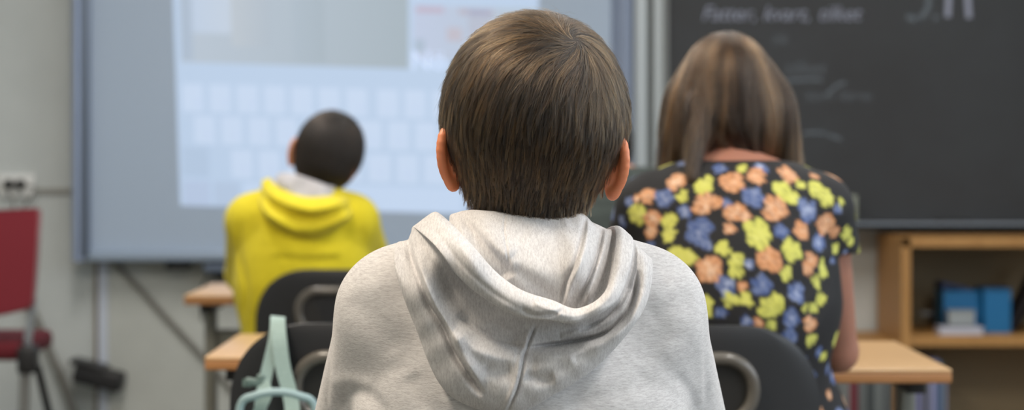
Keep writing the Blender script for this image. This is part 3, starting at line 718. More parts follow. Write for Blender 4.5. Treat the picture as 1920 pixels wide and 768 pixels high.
def figure(c, zsh, hw, head, hr, Rh, elbows, wrists, kz=.50, neck0=None, depth=.085, nr=.046):
    """c: (x,y) torso centre; head: centre; hr: skull radii; Rh: head rotation; returns signed-distance pieces"""
    g = Figure(); x, y = c; g.c = c
    hipz = .535
    def torso(q, o=0):
        d = tcap(q, (x, y-.0, hipz+.03), (x, y, zsh-.16), .105+o, .105+o, (1.18, .92, 1))
        d = smin(d, tcap(q, (x, y, zsh-.20), (x, y, zsh-.07), .105+o, .09+o, (hw/.112, .92, 1)), .06)
        for s in (-1, 1): d = smin(d, tcap(q, (x+s*.02, y, zsh-.035), (x+s*hw*.78, y, zsh-.062), .045+o, .045+o), .03)
        return d
    def arms(q, o=0, upto=1.0):
        d = np.full(q.shape[:-1], 9.)
        for s, e, w_ in ((-1, elbows[0], wrists[0]), (1, elbows[1], wrists[1])):
            sh = np.array([x+s*hw*.86, y, zsh-.062]); e = np.array(e); w_ = np.array(w_)
            d = np.minimum(d, smin(tcap(q, sh, e, .040+o, .031+o), tcap(q, e, e+(w_-e)*upto, .031+o, .021+o), .012))
        return d
    def legs(q, o=0):
        d = np.full(q.shape[:-1], 9.)
        for s in (-1, 1):
            hip = (x+s*.075, y+.02, hipz-.01); kn = (x+s*.10, y+.37, kz); an = (x+s*.10, y+.36, .09)
            d = np.minimum(d, smin(tcap(q, hip, kn, .072+o, .048+o), tcap(q, kn, an, .048+o, .032+o), .02))
        return d
    hc = np.array(head, float); R = Rh
    def loc(q): return (q-hc)@R        # world -> head space (x right, y forward, z up)
    n0 = np.array([x, y-.005, zsh-.08]) if neck0 is None else np.array(neck0)
    n1 = hc+R@np.array([0, -.012, -hr[2]*.55])
    def neck(q, o=0): return tcap(q, n0, n1, nr+.006+o, nr+o)
    def headf(q):
        l = loc(q); rx_, ry_, rz_ = hr
        d = ell(l, (0, 0, 0), hr)
        d = smin(d, ell(l, (0, ry_*.42, -rz_*.72), (rx_*.66, ry_*.52, rz_*.52)), .03)
        d = smin(d, tcap(l, (0, ry_*.93, -.012), (0, ry_*1.08, -rz_*.42), .007, .011), .012)       # nose
        d = smin(d, ell(l, (0, ry_*.93, -rz_*.78), (.020, .008, .008)), .006)                      # lips
        for s in (-1, 1):
            d = smax(d, -ell(l, (s*.030, ry_*1.0, -.004), (.017, .012, .011)), .008)
            d = np.minimum(d, ell(l, (s*.030, ry_*.86, -.004), (.012, .011, .011)))               # eyes
        return d
    def headcol(v):
        l = loc(v); col = np.tile(np.array(rgb(214, 152, 120)[:3]), (len(v), 1))
        for s in (-1, 1):
            e = np.hypot(l[:, 0]-s*.030, l[:, 2]+.004); fr = l[:, 1] > hr[1]*.6
            col[fr & (e < .011)] = rgb(232, 228, 222)[:3]; col[fr & (e < .0055)] = rgb(70, 50, 36)[:3]
            br = fr & (abs(l[:, 2]-.017-.1*0) < .0035) & (abs(l[:, 0]-s*.030) < .017); col[br] = rgb(70, 50, 38)[:3]
        lp = (l[:, 1] > hr[1]*.8) & (abs(l[:, 2]+hr[2]*.78) < .008) & (abs(l[:, 0]) < .021); col[lp] = rgb(190, 106, 96)[:3]
        return col
    g.torso, g.arms, g.legs, g.neck, g.head, g.headcol, g.loc, g.R, g.hc, g.hr = torso, arms, legs, neck, headf, headcol, loc, R, hc, hr
    g.wr = wrists; g.zsh = zsh; g.hw = hw; g.hipz = hipz
    return g
def ear_f(l, s, hr, base=None, sz=1.0, out=.5, zc=-.02):
    """ear in head space: a tilted plate with a rolled rim and a lobe, its rear edge standing out"""
    x0 = base if base is not None else hr[0]*.93
    c = np.array([s*x0, -.002, zc])
    q = (l-c)/sz
    # plate frame: u runs back and outward, w along height, n across
    ang = out; u = np.array([s*math.sin(ang), -math.cos(ang), 0]); n = np.array([s*math.cos(ang), math.sin(ang), 0])
    U = q@u; Wd = q[..., 2]; Nn = q@n
    pl = np.stack([U, Wd, Nn], -1)
    d = ell(pl, (.010, .002, 0), (.019, .026, .0042))
    rim = [(-.004, .020, .002), (.004, .028, .001), (.015, .030, 0), (.025, .024, -.001), (.029, .012, -.0015), (.0275, -.002, -.001), (.022, -.014, 0), (.015, -.023, 0), (.007, -.027, 0)]
    rim = crom(rim, 16)
    rr = [.0030+.0012*math.sin(i/15*3.14) for i in range(16)]
    for i in range(15): d = smin(d, tcap(pl, rim[i], rim[i+1], rr[i], rr[i+1]), .003)
    d = smin(d, ell(pl, (.008, -.025, 0), (.0085, .0085, .0048)), .005)
    d = smin(d, ell(pl, (.002, -.002, -.006), (.013, .018, .010)), .006)
    return d*sz

def trace(f, p0, field, steps, L, off0, off1, noise=.0):
    """grow strands over the surface f=0 from roots p0; L: length per strand"""
    p = p0.copy(); out = []; n = len(p0); prev = None
    for k in range(steps):
        g = grad(f, p); g /= np.linalg.norm(g, axis=1)[:, None]+1e-9
        p = p-np.clip(f(p), -.004, .004)[:, None]*g
        t_ = k/(steps-1); out.append(p+g*(off0+(off1-off0)*t_**.8)[:, None])
        d = field(p, g, t_); d -= (d*g).sum(1)[:, None]*g; d /= np.linalg.norm(d, axis=1)[:, None]+1e-9
        if prev is not None: d = d*.6+prev*.4; d /= np.linalg.norm(d, axis=1)[:, None]+1e-9
        prev = d; p = p+d*(L/(steps-1))[:, None]
    return np.stack(out, 1)
def strands_obj(name, pts, rad, m, parent, taper=.35, tint=None):
    n, k, _ = pts.shape
    hc_ = bpy.data.hair_curves.new(name); hc_.add_curves([k]*n)
    hc_.attributes['position'].data.foreach_set('vector', pts.astype(np.float32).ravel())
    ra = hc_.attributes.get('radius') or hc_.attributes.new('radius', 'FLOAT', 'POINT')
    tp = np.linspace(1, taper, k)[None]*rad[:, None]; ra.data.foreach_set('value', tp.astype(np.float32).ravel())
    if tint is None: tint = rng.random(n)
    hc_.attributes.new('tint', 'FLOAT', 'CURVE').data.foreach_set('value', np.clip(tint, 0, 1).astype(np.float32))
    hc_.materials.append(m); o = bpy.data.objects.new(name, hc_); COL.objects.link(o); relink(o, parent); return o
def roots(v, f, n, keep):
    A = v[f[:, 0]]; B = v[f[:, 1]]; C = v[f[:, 2]]; D = v[f[:, 3]]
    ar = np.linalg.norm(np.cross(B-A, D-A), axis=1); ar = ar*keep((A+C)/2); ar = ar/ar.sum()
    i = rng.choice(len(f), n, p=ar); a = rng.random((n, 1)); b_ = rng.random((n, 1))
    return (A[i]*(1-a)+B[i]*a)*(1-b_)+(D[i]*(1-a)+C[i]*a)*b_
def clump(pts, guides, groots, amt):
    r0 = pts[:, 0]; ids = np.empty(len(r0), int)
    for i in range(0, len(r0), 2000):
        ids[i:i+2000] = ((r0[i:i+2000, None]-groots[None])**2).sum(-1).argmin(1)
    g = guides[ids]; k = pts.shape[1]; t_ = np.linspace(0, 1, k)[None, :, None]
    global last_ids; last_ids = ids
    return pts*(1-amt*t_)+g*(amt*t_)
def body_mesh(g, name, extra_head=None, hgrid=.0026, hands=True, bare_arms=False):
    full = lambda q: smin(smin(g.torso(q), g.neck(q), .03), np.minimum(g.arms(q), g.legs(q)), .02)
    x, y = g.c
    hb = (lambda q: smin(smin(g.head(q), g.neck(q), .02), extra_head(q), .004) if extra_head else smin(g.head(q), g.neck(q), .02))
    b1 = surfnet(full, (x-.34, y-.18, .06), (x+.34, y+.52, g.zsh+.10), .009)
    h = g.hc; b2 = surfnet(hb, h-(.125, .135, .155), h+(.125, .14, .13), hgrid)
    ps = [b1, b2]; cols = [np.tile(np.array(rgb(212, 152, 124)[:3]), (len(b1[0]), 1)), g.headcol(b2[0])]
    if hands:
        for s, w_ in ((-1, g.wr[0]), (1, g.wr[1])):
            w_ = np.array(w_); hf = lambda q: smin(hand_f(q, w_, s), tcap(q, w_-(0, .03, 0), w_+(0, .01, 0), .021, .019, ), .01)
            b3 = surfnet(hf, w_-(.06, .035, .04), w_+(.06, .145, .04), .0034); ps.append(b3); cols.append(np.tile(np.array(rgb(212, 152, 124)[:3]), (len(b3[0]), 1)))
    v, f = merge(ps); me = npmesh(name, v, f); setcol(me, np.concatenate(cols)); return me
def person_root(name, label, g, me):
    o = bpy.data.objects.new('person', me); COL.objects.link(o); me.materials.append(M['skin'])
    return tag(o, label, 'person', None)
def legs_and_shoes(g, parent, trouser=None):
    x, y = g.c
    tf = lambda q: smax(np.minimum(g.legs(q, .010), smax(g.torso(q, .006), q[..., 2]-(g.hipz+.08), .01)), .085-q[..., 2], .004)
    v, f = surfnet(tf, (x-.24, y-.18, .06), (x+.24, y+.50, g.hipz+.12), .010); part('trousers', npmesh('trousers', v, f), trouser or M['jeans'], parent)
    for s in (-1, 1):
        fx, fy = x+s*.10, y+.37
        sf = lambda q: smax(smin(ell(q, (fx, fy+.06, .035), (.040, .115, .045)), tcap(q, (fx, fy-.01, .05), (fx, fy-.012, .10), .042, .040), .02), .012-q[..., 2], .004)
        v, f = surfnet(sf, (fx-.07, fy-.09, 0), (fx+.07, fy+.20, .16), .008); so = part('shoe', npmesh('shoe', v, f), M['shoe'], parent)
        lf = lambda q: np.maximum(ell(q, (fx, fy+.06, .02), (.044, .120, .05)), np.abs(q[..., 2]-.009)-.008)
        v, f = surfnet(lf, (fx-.07, fy-.09, -.008), (fx+.07, fy+.20, .03), .005); part('sole', npmesh('sole', v, f), M['sole'], so)

# ---- hood built from contour rows in (px, py, height over the back); None depth -> absolute given
def hood_mesh(rows, base, nu, nv, disp=None):
    """rows: list of lists of (px, py, h) or (px, py, depth, 'abs')"""
    G = []
    for r in rows:
        pts = []
        for q in r:
            d = q[2] if len(q) == 4 else base(q[0], q[1])-q[2]
            pts.append((q[0], q[1], d))
        G.append(crom(pts, nu))
    G = np.array(G)                                # rows, nu, 3
    out = np.stack([crom(G[:, i], nv) for i in range(nu)], 1)   # nv, nu, 3
    tpar = np.linspace(0, len(rows)-1, nv)[:, None]*np.ones((1, nu))
    uu = np.linspace(0, 1, nu)[None, :]; fd = np.clip((np.minimum(uu, 1-uu)-.05)/.05, 0, 1)
    if disp is not None: out[..., 2] -= disp(out[..., 0], out[..., 1], tpar)*fd
    px, py, d = out[..., 0], out[..., 1], out[..., 2]
    v = np.stack([(px-960)/F*d, d, CH+(HY-py)/F*d], -1).reshape(-1, 3)
    i = np.arange(nv*nu).reshape(nv, nu)
    f = np.stack([i[:-1, :-1], i[1:, :-1], i[1:, 1:], i[:-1, 1:]], -1).reshape(-1, 4)
    return v, f, tpar.ravel(), px.ravel(), py.ravel()

# ================= boy in the grey hoodie
D1 = 1.83; K = D1/F
hc1 = P(1003, 205, 1.835); hr1 = np.array([172*K-.009, .083, 185*K-.010])
g1 = figure((.008, 1.84), .982, .132, hc1, hr1, np.eye(3), [(-.158, 1.99, .775), (.174, 1.99, .775)], [(-.10, 2.20, .742), (.11, 2.20, .742)], nr=.038, neck0=(.006, 1.862, .90))
def hair1_f(q):
    d = ell(q, hc1, (172*K-.002, .092, 185*K-.002))
    d = smin(d, tcap(q, P(1002, 245, 1.838), P(984, 450, 1.850), 155*K, 104*K), .02)
    return d
lf = P(835, 300, 1.85); rf = P(1150, 310, 1.85)
def ears1(q):
    l = g1.loc(q)
    return np.minimum(ear_f(l, -1, hr1, .0702, .91, .66, -.045), ear_f(l, 1, hr1, .0662, .91, .66, -.053))
me = body_mesh(g1, 'person', ears1, .0022)
# ears run warmer, the light shines through them
boy1 = person_root('person', 'boy in a light grey hooded sweatshirt with short brown hair, seen from behind', g1, me)
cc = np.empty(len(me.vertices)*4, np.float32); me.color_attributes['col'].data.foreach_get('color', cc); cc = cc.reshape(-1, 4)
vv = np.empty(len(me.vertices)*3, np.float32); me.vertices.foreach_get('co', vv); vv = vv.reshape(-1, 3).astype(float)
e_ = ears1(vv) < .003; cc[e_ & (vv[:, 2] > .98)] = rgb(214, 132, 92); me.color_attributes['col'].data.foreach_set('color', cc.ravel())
legs_and_shoes(g1, boy1)
def zl1(q):      # hairline height from the side: nape, round the ear, temple, forehead
    y = q[..., 1]-hc1[1]
    return np.interp(y, [-.10, -.02, -.002, .012, .05, .07, .10], [P(0, 420, D1)[2], P(0, 408, D1)[2], P(0, 275, D1)[2], P(0, 262, D1)[2], P(0, 250, D1)[2], P(0, 150, D1)[2], P(0, 120, D1)[2]])
cap_f = lambda q: smax(hair1_f(q), zl1(q)-q[..., 2], .006)
v, f = surfnet(lambda q: np.maximum(cap_f(q), -(hair1_f(q)+.016)), hc1-(.11, .12, .115), hc1+(.11, .12, .11), .0028)
hair = part('hair', npmesh('hair', v, f), M['scalp_a'], boy1)
W1 = P(1062, 98, 1.79); W1 = W1-hair1_f(W1[None])[0]*grad(hair1_f, W1[None])[0]
def field1(jit):
    def fl(p, n, t_):
        d = p-W1; r = np.linalg.norm(d, axis=1)[:, None]+1e-6; rad = d/r
        sw = np.cross(n, rad); wgt = np.exp(-r/.030)
        left = np.clip(-(p[:, :1]-W1[0])/.06, 0, 1)*np.clip((p[:, 2:]-(hc1[2]-.01))/.06, 0, 1)
        down = np.array([[0, 0, -1.]])*np.clip((r-.02)/.07, 0, 1.4)*(1-.55*left)
        nz = np.stack([np.sin(p[:, 0]*130+p[:, 2]*70), np.sin(p[:, 1]*110+p[:, 0]*90), np.sin(p[:, 2]*120+p[:, 0]*60+1)], 1)*.16
        return rad-1.1*wgt*sw+down*1.5+nz+jit
    return fl
keep = lambda c: ((c[:, 2] > zl1(c)+.001) & (hair1_f(c) > -.004)).astype(float)
def lens1(p):
    z = p[:, 2]; L = np.interp(z, [P(0, 410, D1)[2], P(0, 330, D1)[2], P(0, 230, D1)[2], P(0, 120, D1)[2], 1.25], [.012, .018, .030, .045, .050])
    return L*rng.uniform(.75, 1.15, len(p))
NG, NS = 5200, 46000
gr = roots(v, f, NG, keep); gj = rng.normal(0, .26, (NG, 3)); gl = lens1(gr)
G1 = trace(hair1_f, gr, field1(gj), 12, gl, rng.uniform(-.001, .001, NG), rng.uniform(-.001, .0075, NG))
sr = roots(v, f, NS, keep); sj = rng.normal(0, .10, (NS, 3))
T1 = trace(hair1_f, sr, field1(sj), 12, lens1(sr), rng.uniform(-.002, .001, NS), rng.uniform(.0002, .0042, NS))
T1 = clump(T1, G1, gr, .62); tg = rng.random(NG)**1.9
strands_obj('hair_strands', T1, rng.uniform(.00008, .00016, NS), M['hair_a'], hair, tint=.55*tg[last_ids]+.40*rng.random(NS)**1.6)
# a few stray hairs
ns = 500; sr = roots(v, f, ns, lambda c: keep(c)*(c[:, 2] > hc1[2]-.03)); T2 = trace(hair1_f, sr, field1(rng.normal(0, .5, (ns, 3))), 12, rng.uniform(.02, .045, ns), np.zeros(ns), rng.uniform(.003, .010, ns))
strands_obj('stray_hairs', T2, rng.uniform(.00005, .00008, ns), M['hair_a'], hair)

# hoodie body
def hood_body(q):
    d = g1.torso(q, .012)
    d = smin(d, g1.arms(q, .014, .95), .028)
    d = smax(d, .47-q[..., 2], .01)
    return d
v, f = surfnet(hood_body, (-.32, 1.68, .44), (.34, 2.26, 1.06), .0034)
# soft folds pressed into the jersey of the back
px = v[:, 0]/v[:, 1]*F+960; py = HY-(v[:, 2]-CH)/v[:, 1]*F
ST = [([(632, 560), (624, 620), (618, 700), (612, 768)], -.0022, 6, .3), ([(1308, 540), (1318, 600), (1322, 680), (1322, 768)], -.0024, 6, -.3),
      ([(640, 768), (660, 735), (700, 745), (730, 790)], -.005, 14, .2), ([(620, 720), (650, 712), (700, 722)], .003, 14, 0),
      ([(1190, 700), (1240, 730), (1300, 775)], -.0030, 18, .2), ([(1240, 640), (1280, 690), (1310, 740)], .0022, 20, 0), ([(1060, 768), (1140, 740), (1230, 730)], -.002, 16, 0),
      ([(700, 520), (720, 600), (745, 690)], .002, 28, 0), ([(650, 560), (700, 600), (745, 660)], -.0016, 22, 0), ([(1215, 600), (1260, 570), (1300, 560)], -.0018, 20, 0), ([(1180, 760), (1230, 690), (1290, 640)], .0015, 24, 0),
      ([(1268, 700), (1292, 735), (1305, 768)], -.0026, 9, 0), ([(770, 700), (800, 760), (860, 800)], -.003, 20, 0)]
back = v[:, 1] < 1.90
dz = strokes(px, py, ST)+.0012*np.sin(px*.021+py*.034+2*np.sin(py*.013))+.0007*np.sin(px*.05-py*.041)
v[:, 1] -= np.where(back, dz, 0)
hd = part('hoodie', npmesh('hoodie', v, f), M['heather_body'], boy1)
# hood
def base1(px, py):
    x = (px-972)*K
    return 1.742+.075*np.clip((475-py)/85, 0, 1)**1.4+.10*(1-np.sqrt(max(0, 1-min(1, abs(x)/.19)**2.4)))
A = 'a'
rows = [
 [(890, 480, 1.93, A), (870, 446, 1.83, A), (882, 438, 1.815, A), (902, 436, 1.81, A), (925, 438, 1.808, A), (955, 440, 1.806, A), (990, 440, 1.808, A), (1020, 440, 1.81, A), (1050, 438, 1.815, A), (1066, 440, 1.83, A), (1060, 480, 1.93, A)],
 [(872, 450, 1.94, A), (846, 409, 1.835, A), (858, 398, 1.812, A), (882, 393, 1.800, A), (915, 395, 1.794, A), (950, 398, 1.792, A), (990, 401, 1.793, A), (1030, 403, 1.797, A), (1062, 401, 1.808, A), (1086, 396, 1.83, A), (1082, 445, 1.94, A)],
 [(866, 450, 1.945, A), (842, 416, 1.82, A), (862, 424, .014), (890, 440, .014), (920, 460, .015), (952, 480, .015), (998, 500, .016), (1048, 505, .016), (1090, 480, .014), (1120, 425, 1.815, A), (1094, 445, 1.945, A)],
 [(858, 450, 1.95, A), (838, 420, 1.815, A), (864, 450, .008), (898, 490, .008), (934, 530, .008), (975, 572, .009), (1028, 598, .010), (1082, 600, .010), (1128, 545, .008), (1152, 434, 1.812, A), (1104, 448, 1.95, A)],
 [(852, 450, 1.95, A), (826, 404, 1.81, A), (848, 420, .028), (888, 462, .031), (930, 509, .033), (978, 543, .036), (1034, 562, .039), (1086, 577, .039), (1140, 536, .033), (1154, 428, 1.802, A), (1110, 448, 1.95, A)],
 [(846, 452, 1.95, A), (812, 398, 1.80, A), (836, 428, .044), (876, 480, .048), (922, 530, .050), (975, 564, .054), (1032, 580, .057), (1086, 590, .055), (1148, 546, .046), (1166, 428, 1.795, A), (1118, 452, 1.95, A)],
 [(835, 456, 1.95, A), (780, 420, 1.80, A), (819, 462, .040), (860, 517, .044), (913, 561, .046), (972, 592, .050), (1030, 600, .053), (1085, 603, .050), (1160, 558, .041), (1186, 446, 1.79, A), (1130, 456, 1.95, A)],
 [(828, 460, 1.945, A), (773, 426, 1.805, A), (818, 456, .024), (860, 510, .022), (913, 553, .022), (970, 586, .026), (1030, 594, .030), (1085, 597, .030), (1158, 552, .024), (1184, 448, 1.795, A), (1138, 460, 1.945, A)],
 [(822, 464, 1.94, A), (771, 434, 1.80, A), (812, 474, .012), (851, 532, .009), (902, 580, .010), (960, 612, .014), (1030, 615, .016), (1092, 612, .016), (1168, 566, .014), (1192, 456, 1.785, A), (1145, 464, 1.94, A)],
 [(815, 470, 1.93, A), (768, 442, 1.795, A), (806, 492, .022), (842, 556, .020), (890, 612, .018), (958, 645, .020), (1032, 642, .018), (1102, 628, .018), (1175, 574, .020), (1198, 464, 1.78, A), (1158, 470, 1.93, A)],
 [(805, 478, 1.92, A), (764, 450, 1.79, A), (796, 520, .031), (832, 590, .033), (888, 655, .036), (957, 694, .038), (1034, 684, .036), (1112, 652, .034), (1188, 582, .030), (1208, 474, 1.775, A), (1170, 478, 1.92, A)],
 [(795, 484, 1.91, A), (756, 452, 1.79, A), (768, 530, .030), (806, 625, .034), (864, 710, .037), (955, 744, .040), (1036, 720, .038), (1122, 666, .036), (1200, 586, .030), (1217, 484, 1.775, A), (1182, 484, 1.91, A)],
 [(785, 490, 1.90, A), (745, 456, 1.795, A), (741, 505, .018), (776, 607, .021), (838, 735, .022), (953, 776, .024), (1040, 739, .024), (1131, 676, .022), (1208, 577, .018), (1223, 490, 1.785, A), (1195, 490, 1.90, A)],
 [(800, 500, 1.90, A), (760, 480, 1.82, A), (756, 515, -.008), (789, 603, -.008), (850, 724, -.008), (953, 760, -.008), (1031, 724, -.008), (1119, 664, -.008), (1197, 566, -.008), (1208, 500, 1.82, A), (1185, 500, 1.90, A)],
]
OUT = [  # creases of the outer hood
 ([(767, 446), (771, 480), (786, 520), (806, 570), (832, 612), (856, 665), (888, 715), (908, 740)], -.011, 6.5, .3),
 ([(784, 462), (792, 520), (818, 575), (846, 622), (874, 675), (906, 722)], .0085, 13, 0),
 ([(830, 520), (862, 566), (900, 600), (950, 622), (985, 632)], -.004, 16, 0),
 ([(856, 590), (900, 622), (945, 640), (984, 646)], -.007, 8, -.3),
 ([(850, 620), (890, 652), (935, 668), (982, 668)], .006, 15, 0),
 ([(905, 690), (935, 700), (962, 694)], -.003, 14, 0),
 ([(985, 652), (1060, 642), (1125, 628), (1165, 600), (1187, 560), (1197, 505)], -.0105, 6, .3),
 ([(1000, 672), (1070, 660), (1140, 634), (1184, 594), (1208, 540)], .0065, 13, 0),
 ([(1050, 630), (1110, 614), (1158, 586), (1180, 540)], .005, 8, 0),
 ([(1085, 620), (1130, 600), (1166, 560), (1184, 500), (1190, 455)], -.006, 4.5, 0),
 ([(985, 700), (1010, 712), (1040, 708)], -.004, 10, 0), ([(1000, 690), (1040, 684), (1080, 672)], .002, 10, 0),
 ([(1010, 600), (996, 632), (984, 668), (977, 705), (968, 735), (948, 778)], -.0035, 2.6, 0),
 ([(1002, 598), (988, 632), (976, 668), (969, 705), (960, 735), (940, 778)], .0022, 5, 0),
]
RIM = [([(975, 578), (1000, 590), (1030, 590), (1060, 580)], -.003, 5, 0), ([(1000, 566), (1030, 578), (1056, 588)], .002, 6, 0),
       ([(800, 412), (830, 450), (870, 500), (920, 545), (975, 580)], -.0012, 5, 0), ([(1010, 598), (1060, 604), (1110, 592), (1160, 560)], .0012, 4, 0)]
INN = [([(948, 396), (945, 430), (950, 465), (955, 505)], -.0012, 2.5, 0), ([(862, 405), (885, 430), (915, 465), (945, 498), (958, 520)], -.006, 11, .2),
       ([(900, 400), (930, 440), (962, 480)], .0025, 16, 0),
       ([(1100, 400), (1094, 440), (1080, 490), (1062, 530), (1052, 575)], -.0045, 4.5, .3), ([(1106, 400), (1102, 440), (1088, 495), (1070, 535), (1062, 580)], .0045, 8, 0),
       ([(1131, 412), (1124, 465), (1108, 515), (1082, 575)], -.007, 5, .2), ([(1138, 415), (1132, 465), (1116, 518), (1094, 570)], .005, 7, 0), ([(1152, 440), (1146, 485), (1128, 530), (1105, 572)], -.005, 6, 0),
       ([(985, 402), (1020, 420), (1060, 415)], -.0018, 12, 0), ([(960, 500), (1000, 530), (1050, 560)], -.002, 12, 0), ([(980, 440), (1030, 460), (1070, 440)], .0015, 20, 0)]
def disp1(px, py, t_):
    D = 1.25*strokes(px, py, OUT)*np.clip((t_-7.4)/.8, 0, 1)*np.clip((12.4-t_)/.6, 0, 1)
    D += 1.1*strokes(px, py, RIM)*np.clip((t_-4)/.6, 0, 1)*np.clip((7-t_)/.6, 0, 1)
    D += 1.5*strokes(px, py, INN)*np.clip((t_-.8)/.4, 0, 1)*np.clip((3.2-t_)/.4, 0, 1)
    D += .0007*np.sin(px*.06+py*.05+3*np.sin(py*.02))+.0005*np.sin(px*.11-py*.08)
    return D
v, f, _, _, _ = hood_mesh(rows, base1, 440, 520, disp1)
me = npmesh('hood', v, f); ho = part('hood', me, M['heather_hood'], hd)
so = ho.modifiers.new('s', 'SOLIDIFY'); so.thickness = .002; so.offset = -1

# ================= girl in the floral dress
D2 = 3.02; K2 = D2/F
hc2 = P(1366, 176, 3.06); hr2 = np.array([.062, .076, .080])
R2 = rotm(math.radians(-22), 0, 0)
c2x = wx(1378, 2.98)
g2 = figure((c2x, 2.985), P(0, 302, 2.98)[2]-.008, .150, hc2, hr2, R2, [(c2x-.175, 3.20, .765), (P(1580, 0, 3.05)[0], 3.10, P(0, 665, 3.05)[2])], [(c2x-.09, 3.40, .742), (c2x+.10, 3.40, .742)], neck0=(wx(1368, 2.99), 3.008, P(0, 345, 2.98)[2]), nr=.035)
me = body_mesh(g2, 'person', lambda q: np.minimum(ear_f(g2.loc(q), -1, hr2, .068, .95, .3, -.02), ear_f(g2.loc(q), 1, hr2, .068, .95, .3, -.02)), .0036)
cc = np.empty(len(me.vertices)*4, np.float32); me.color_attributes['col'].data.foreach_get('color', cc); cc = cc.reshape(-1, 4)*np.array([.52, .50, .54, 1]); me.color_attributes['col'].data.foreach_set('color', cc.astype(np.float32).ravel())  # whole skin darkened: the shade at the nape is put into its colour
girl = person_root('person', 'girl with long brown hair in a black floral dress, seen from behind', g2, me)
legs_and_shoes(g2, girl, mat('dark_tights', rgb(34, 34, 40), .8))
ez = P(0, 0, 1)
x2, y2 = g2.c
sl_e = np.array([P(1580, 0, 3.05)[0], 3.10, P(0, 665, 3.05)[2]]); sl_s = np.array([x2+.150*.86, y2, g2.zsh-.062])
sl_el = np.array([c2x-.175, 3.20, .765]); sl_sl = np.array([x2-.150*.86, y2, g2.zsh-.062])
def dress_f(q):
    d = g2.torso(q, .007)
    for s, a, e in ((-1, sl_sl, sl_el), (1, sl_s, sl_e)):
        k = tcap(q, a, a+(e-a)*.62, .049, .052); cut = P(0, 474, 3.0)[2]+.10*(np.abs(q[..., 0]-x2)-.17)*-.6
        k = smax(k, cut-q[..., 2], .003)
        k = smax(k, (q-a)@((e-a)/np.linalg.norm(e-a))-.105, .003); d = smin(d, k, .014)
    d = smin(d, tcap(q, (x2+.01, y2+.04, .54), (x2+.01, y2+.28, .50), .17, .15, (1.12, .85, .62)), .05)
    d = smin(d, tcap(q, (x2+.045, y2+.025, .80), (x2+.075, y2+.04, .60), .072, .128, (1, .85, 1)), .02)
    return smax(d, (q[..., 2]-(P(0, 300, 2.98)[2])), .01)
v, f = surfnet(dress_f, (x2-.33, y2-.20, .36), (x2+.33, y2+.46, g2.zsh+.04), .0046)
px = v[:, 0]/v[:, 1]*F+960; py = HY-(v[:, 2]-CH)/v[:, 1]*F
v[:, 1] -= np.where(v[:, 1] < y2+.02, .0018*np.sin(px*.05+py*.02)+strokes(px, py, [([(1555, 480), (1545, 540), (1520, 600)], -.006, 12, 0), ([(1180, 480), (1240, 520), (1300, 540)], -.003, 16, 0), ([(1450, 560), (1500, 570), (1550, 540)], .003, 12, 0)]), 0)
ms = npmesh('dress', v, f); nr = np.empty(len(ms.vertices)*3, np.float32); ms.vertices.foreach_get('normal', nr); nr = nr.reshape(-1, 3)
FL = [(1347,315,14,'B'),(1389,314,12,'Y'),(1269,341,22,'O'),(1214,366,17,'O'),(1245,368,20,'B'),(1179,375,12,'B'),(1320,344,22,'Y'),(1282,368,14,'Y'),(1377,341,27,'O'),(1326,383,27,'O'),(1195,404,21,'Y'),(1285,396,15,'B'),(1224,410,20,'O'),(1222,434,15,'O'),(1255,417,18,'Y'),(1256,438,17,'Y'),(1366,380,11,'B'),(1167,416,13,'B'),(1311,437,30,'B'),(1380,401,22,'O'),(1369,431,14,'O'),(1357,465,16,'Y'),(1260,476,17,'Y'),(1287,482,21,'Y'),(1327,504,27,'O'),(1383,490,19,'Y'),(1221,461,13,'B'),(1323,458,14,'B'),(1382,508,16,'Y'),
 (1425,314,15,'B'),(1419,332,20,'O'),(1476,326,22,'O'),(1461,354,22,'Y'),(1498,345,12,'Y'),(1486,371,14,'Y'),(1530,354,21,'Y'),(1551,370,20,'Y'),(1527,330,10,'O'),(1411,368,24,'B'),(1512,392,24,'B'),(1453,393,28,'O'),(1395,403,14,'O'),(1419,440,31,'Y'),(1465,431,15,'B'),(1503,431,19,'O'),(1548,419,22,'O'),(1565,431,15,'O'),(1569,389,11,'B'),(1536,455,21,'B'),(1588,436,17,'Y'),(1594,452,12,'Y'),(1566,465,13,'Y'),(1486,473,25,'Y'),(1441,486,26,'O'),(1521,488,18,'O'),(1517,504,14,'O'),(1542,506,18,'Y'),(1473,514,15,'Y'),(1407,497,11,'B'),(1563,488,9,'B'),(1585,474,8,'B'),(1428,518,8,'B'),(1575,377,8,'Y'),
 (1362,538,23,'B'),(1367,564,17,'Y'),(1325,566,15,'Y'),(1325,585,12,'Y'),(1399,562,16,'Y'),(1427,537,21,'B'),(1444,573,26,'Y'),(1493,551,23,'B'),(1486,594,21,'B'),(1350,587,13,'B'),(1400,601,13,'B'),(1447,608,12,'Y'),(1421,603,9,'O'),(1507,577,9,'Y'),(1538,556,14,'Y'),(1526,575,12,'Y'),(1519,608,16,'O'),(1521,638,15,'Y'),(1545,668,14,'Y'),(1536,660,11,'B'),(1560,705,17,'B'),(1552,690,13,'B'),(1555,737,11,'O'),(1583,748,17,'O'),(1531,528,15,'Y'),(1392,535,10,'O'),(1480,630,18,'B'),(1600,775,16,'B'),(1195,370,8,'O')]
pal = {'O': (rgb(200, 140, 94), rgb(226, 196, 170), rgb(130, 84, 58)), 'Y': (rgb(196, 196, 92), rgb(222, 222, 142), rgb(120, 122, 56)), 'B': (rgb(68, 88, 136), rgb(168, 178, 204), rgb(46, 66, 120))}
col = np.tile(np.array(rgb(23, 23, 26)[:3]), (len(v), 1)); backf = v[:, 1] < y2+.06
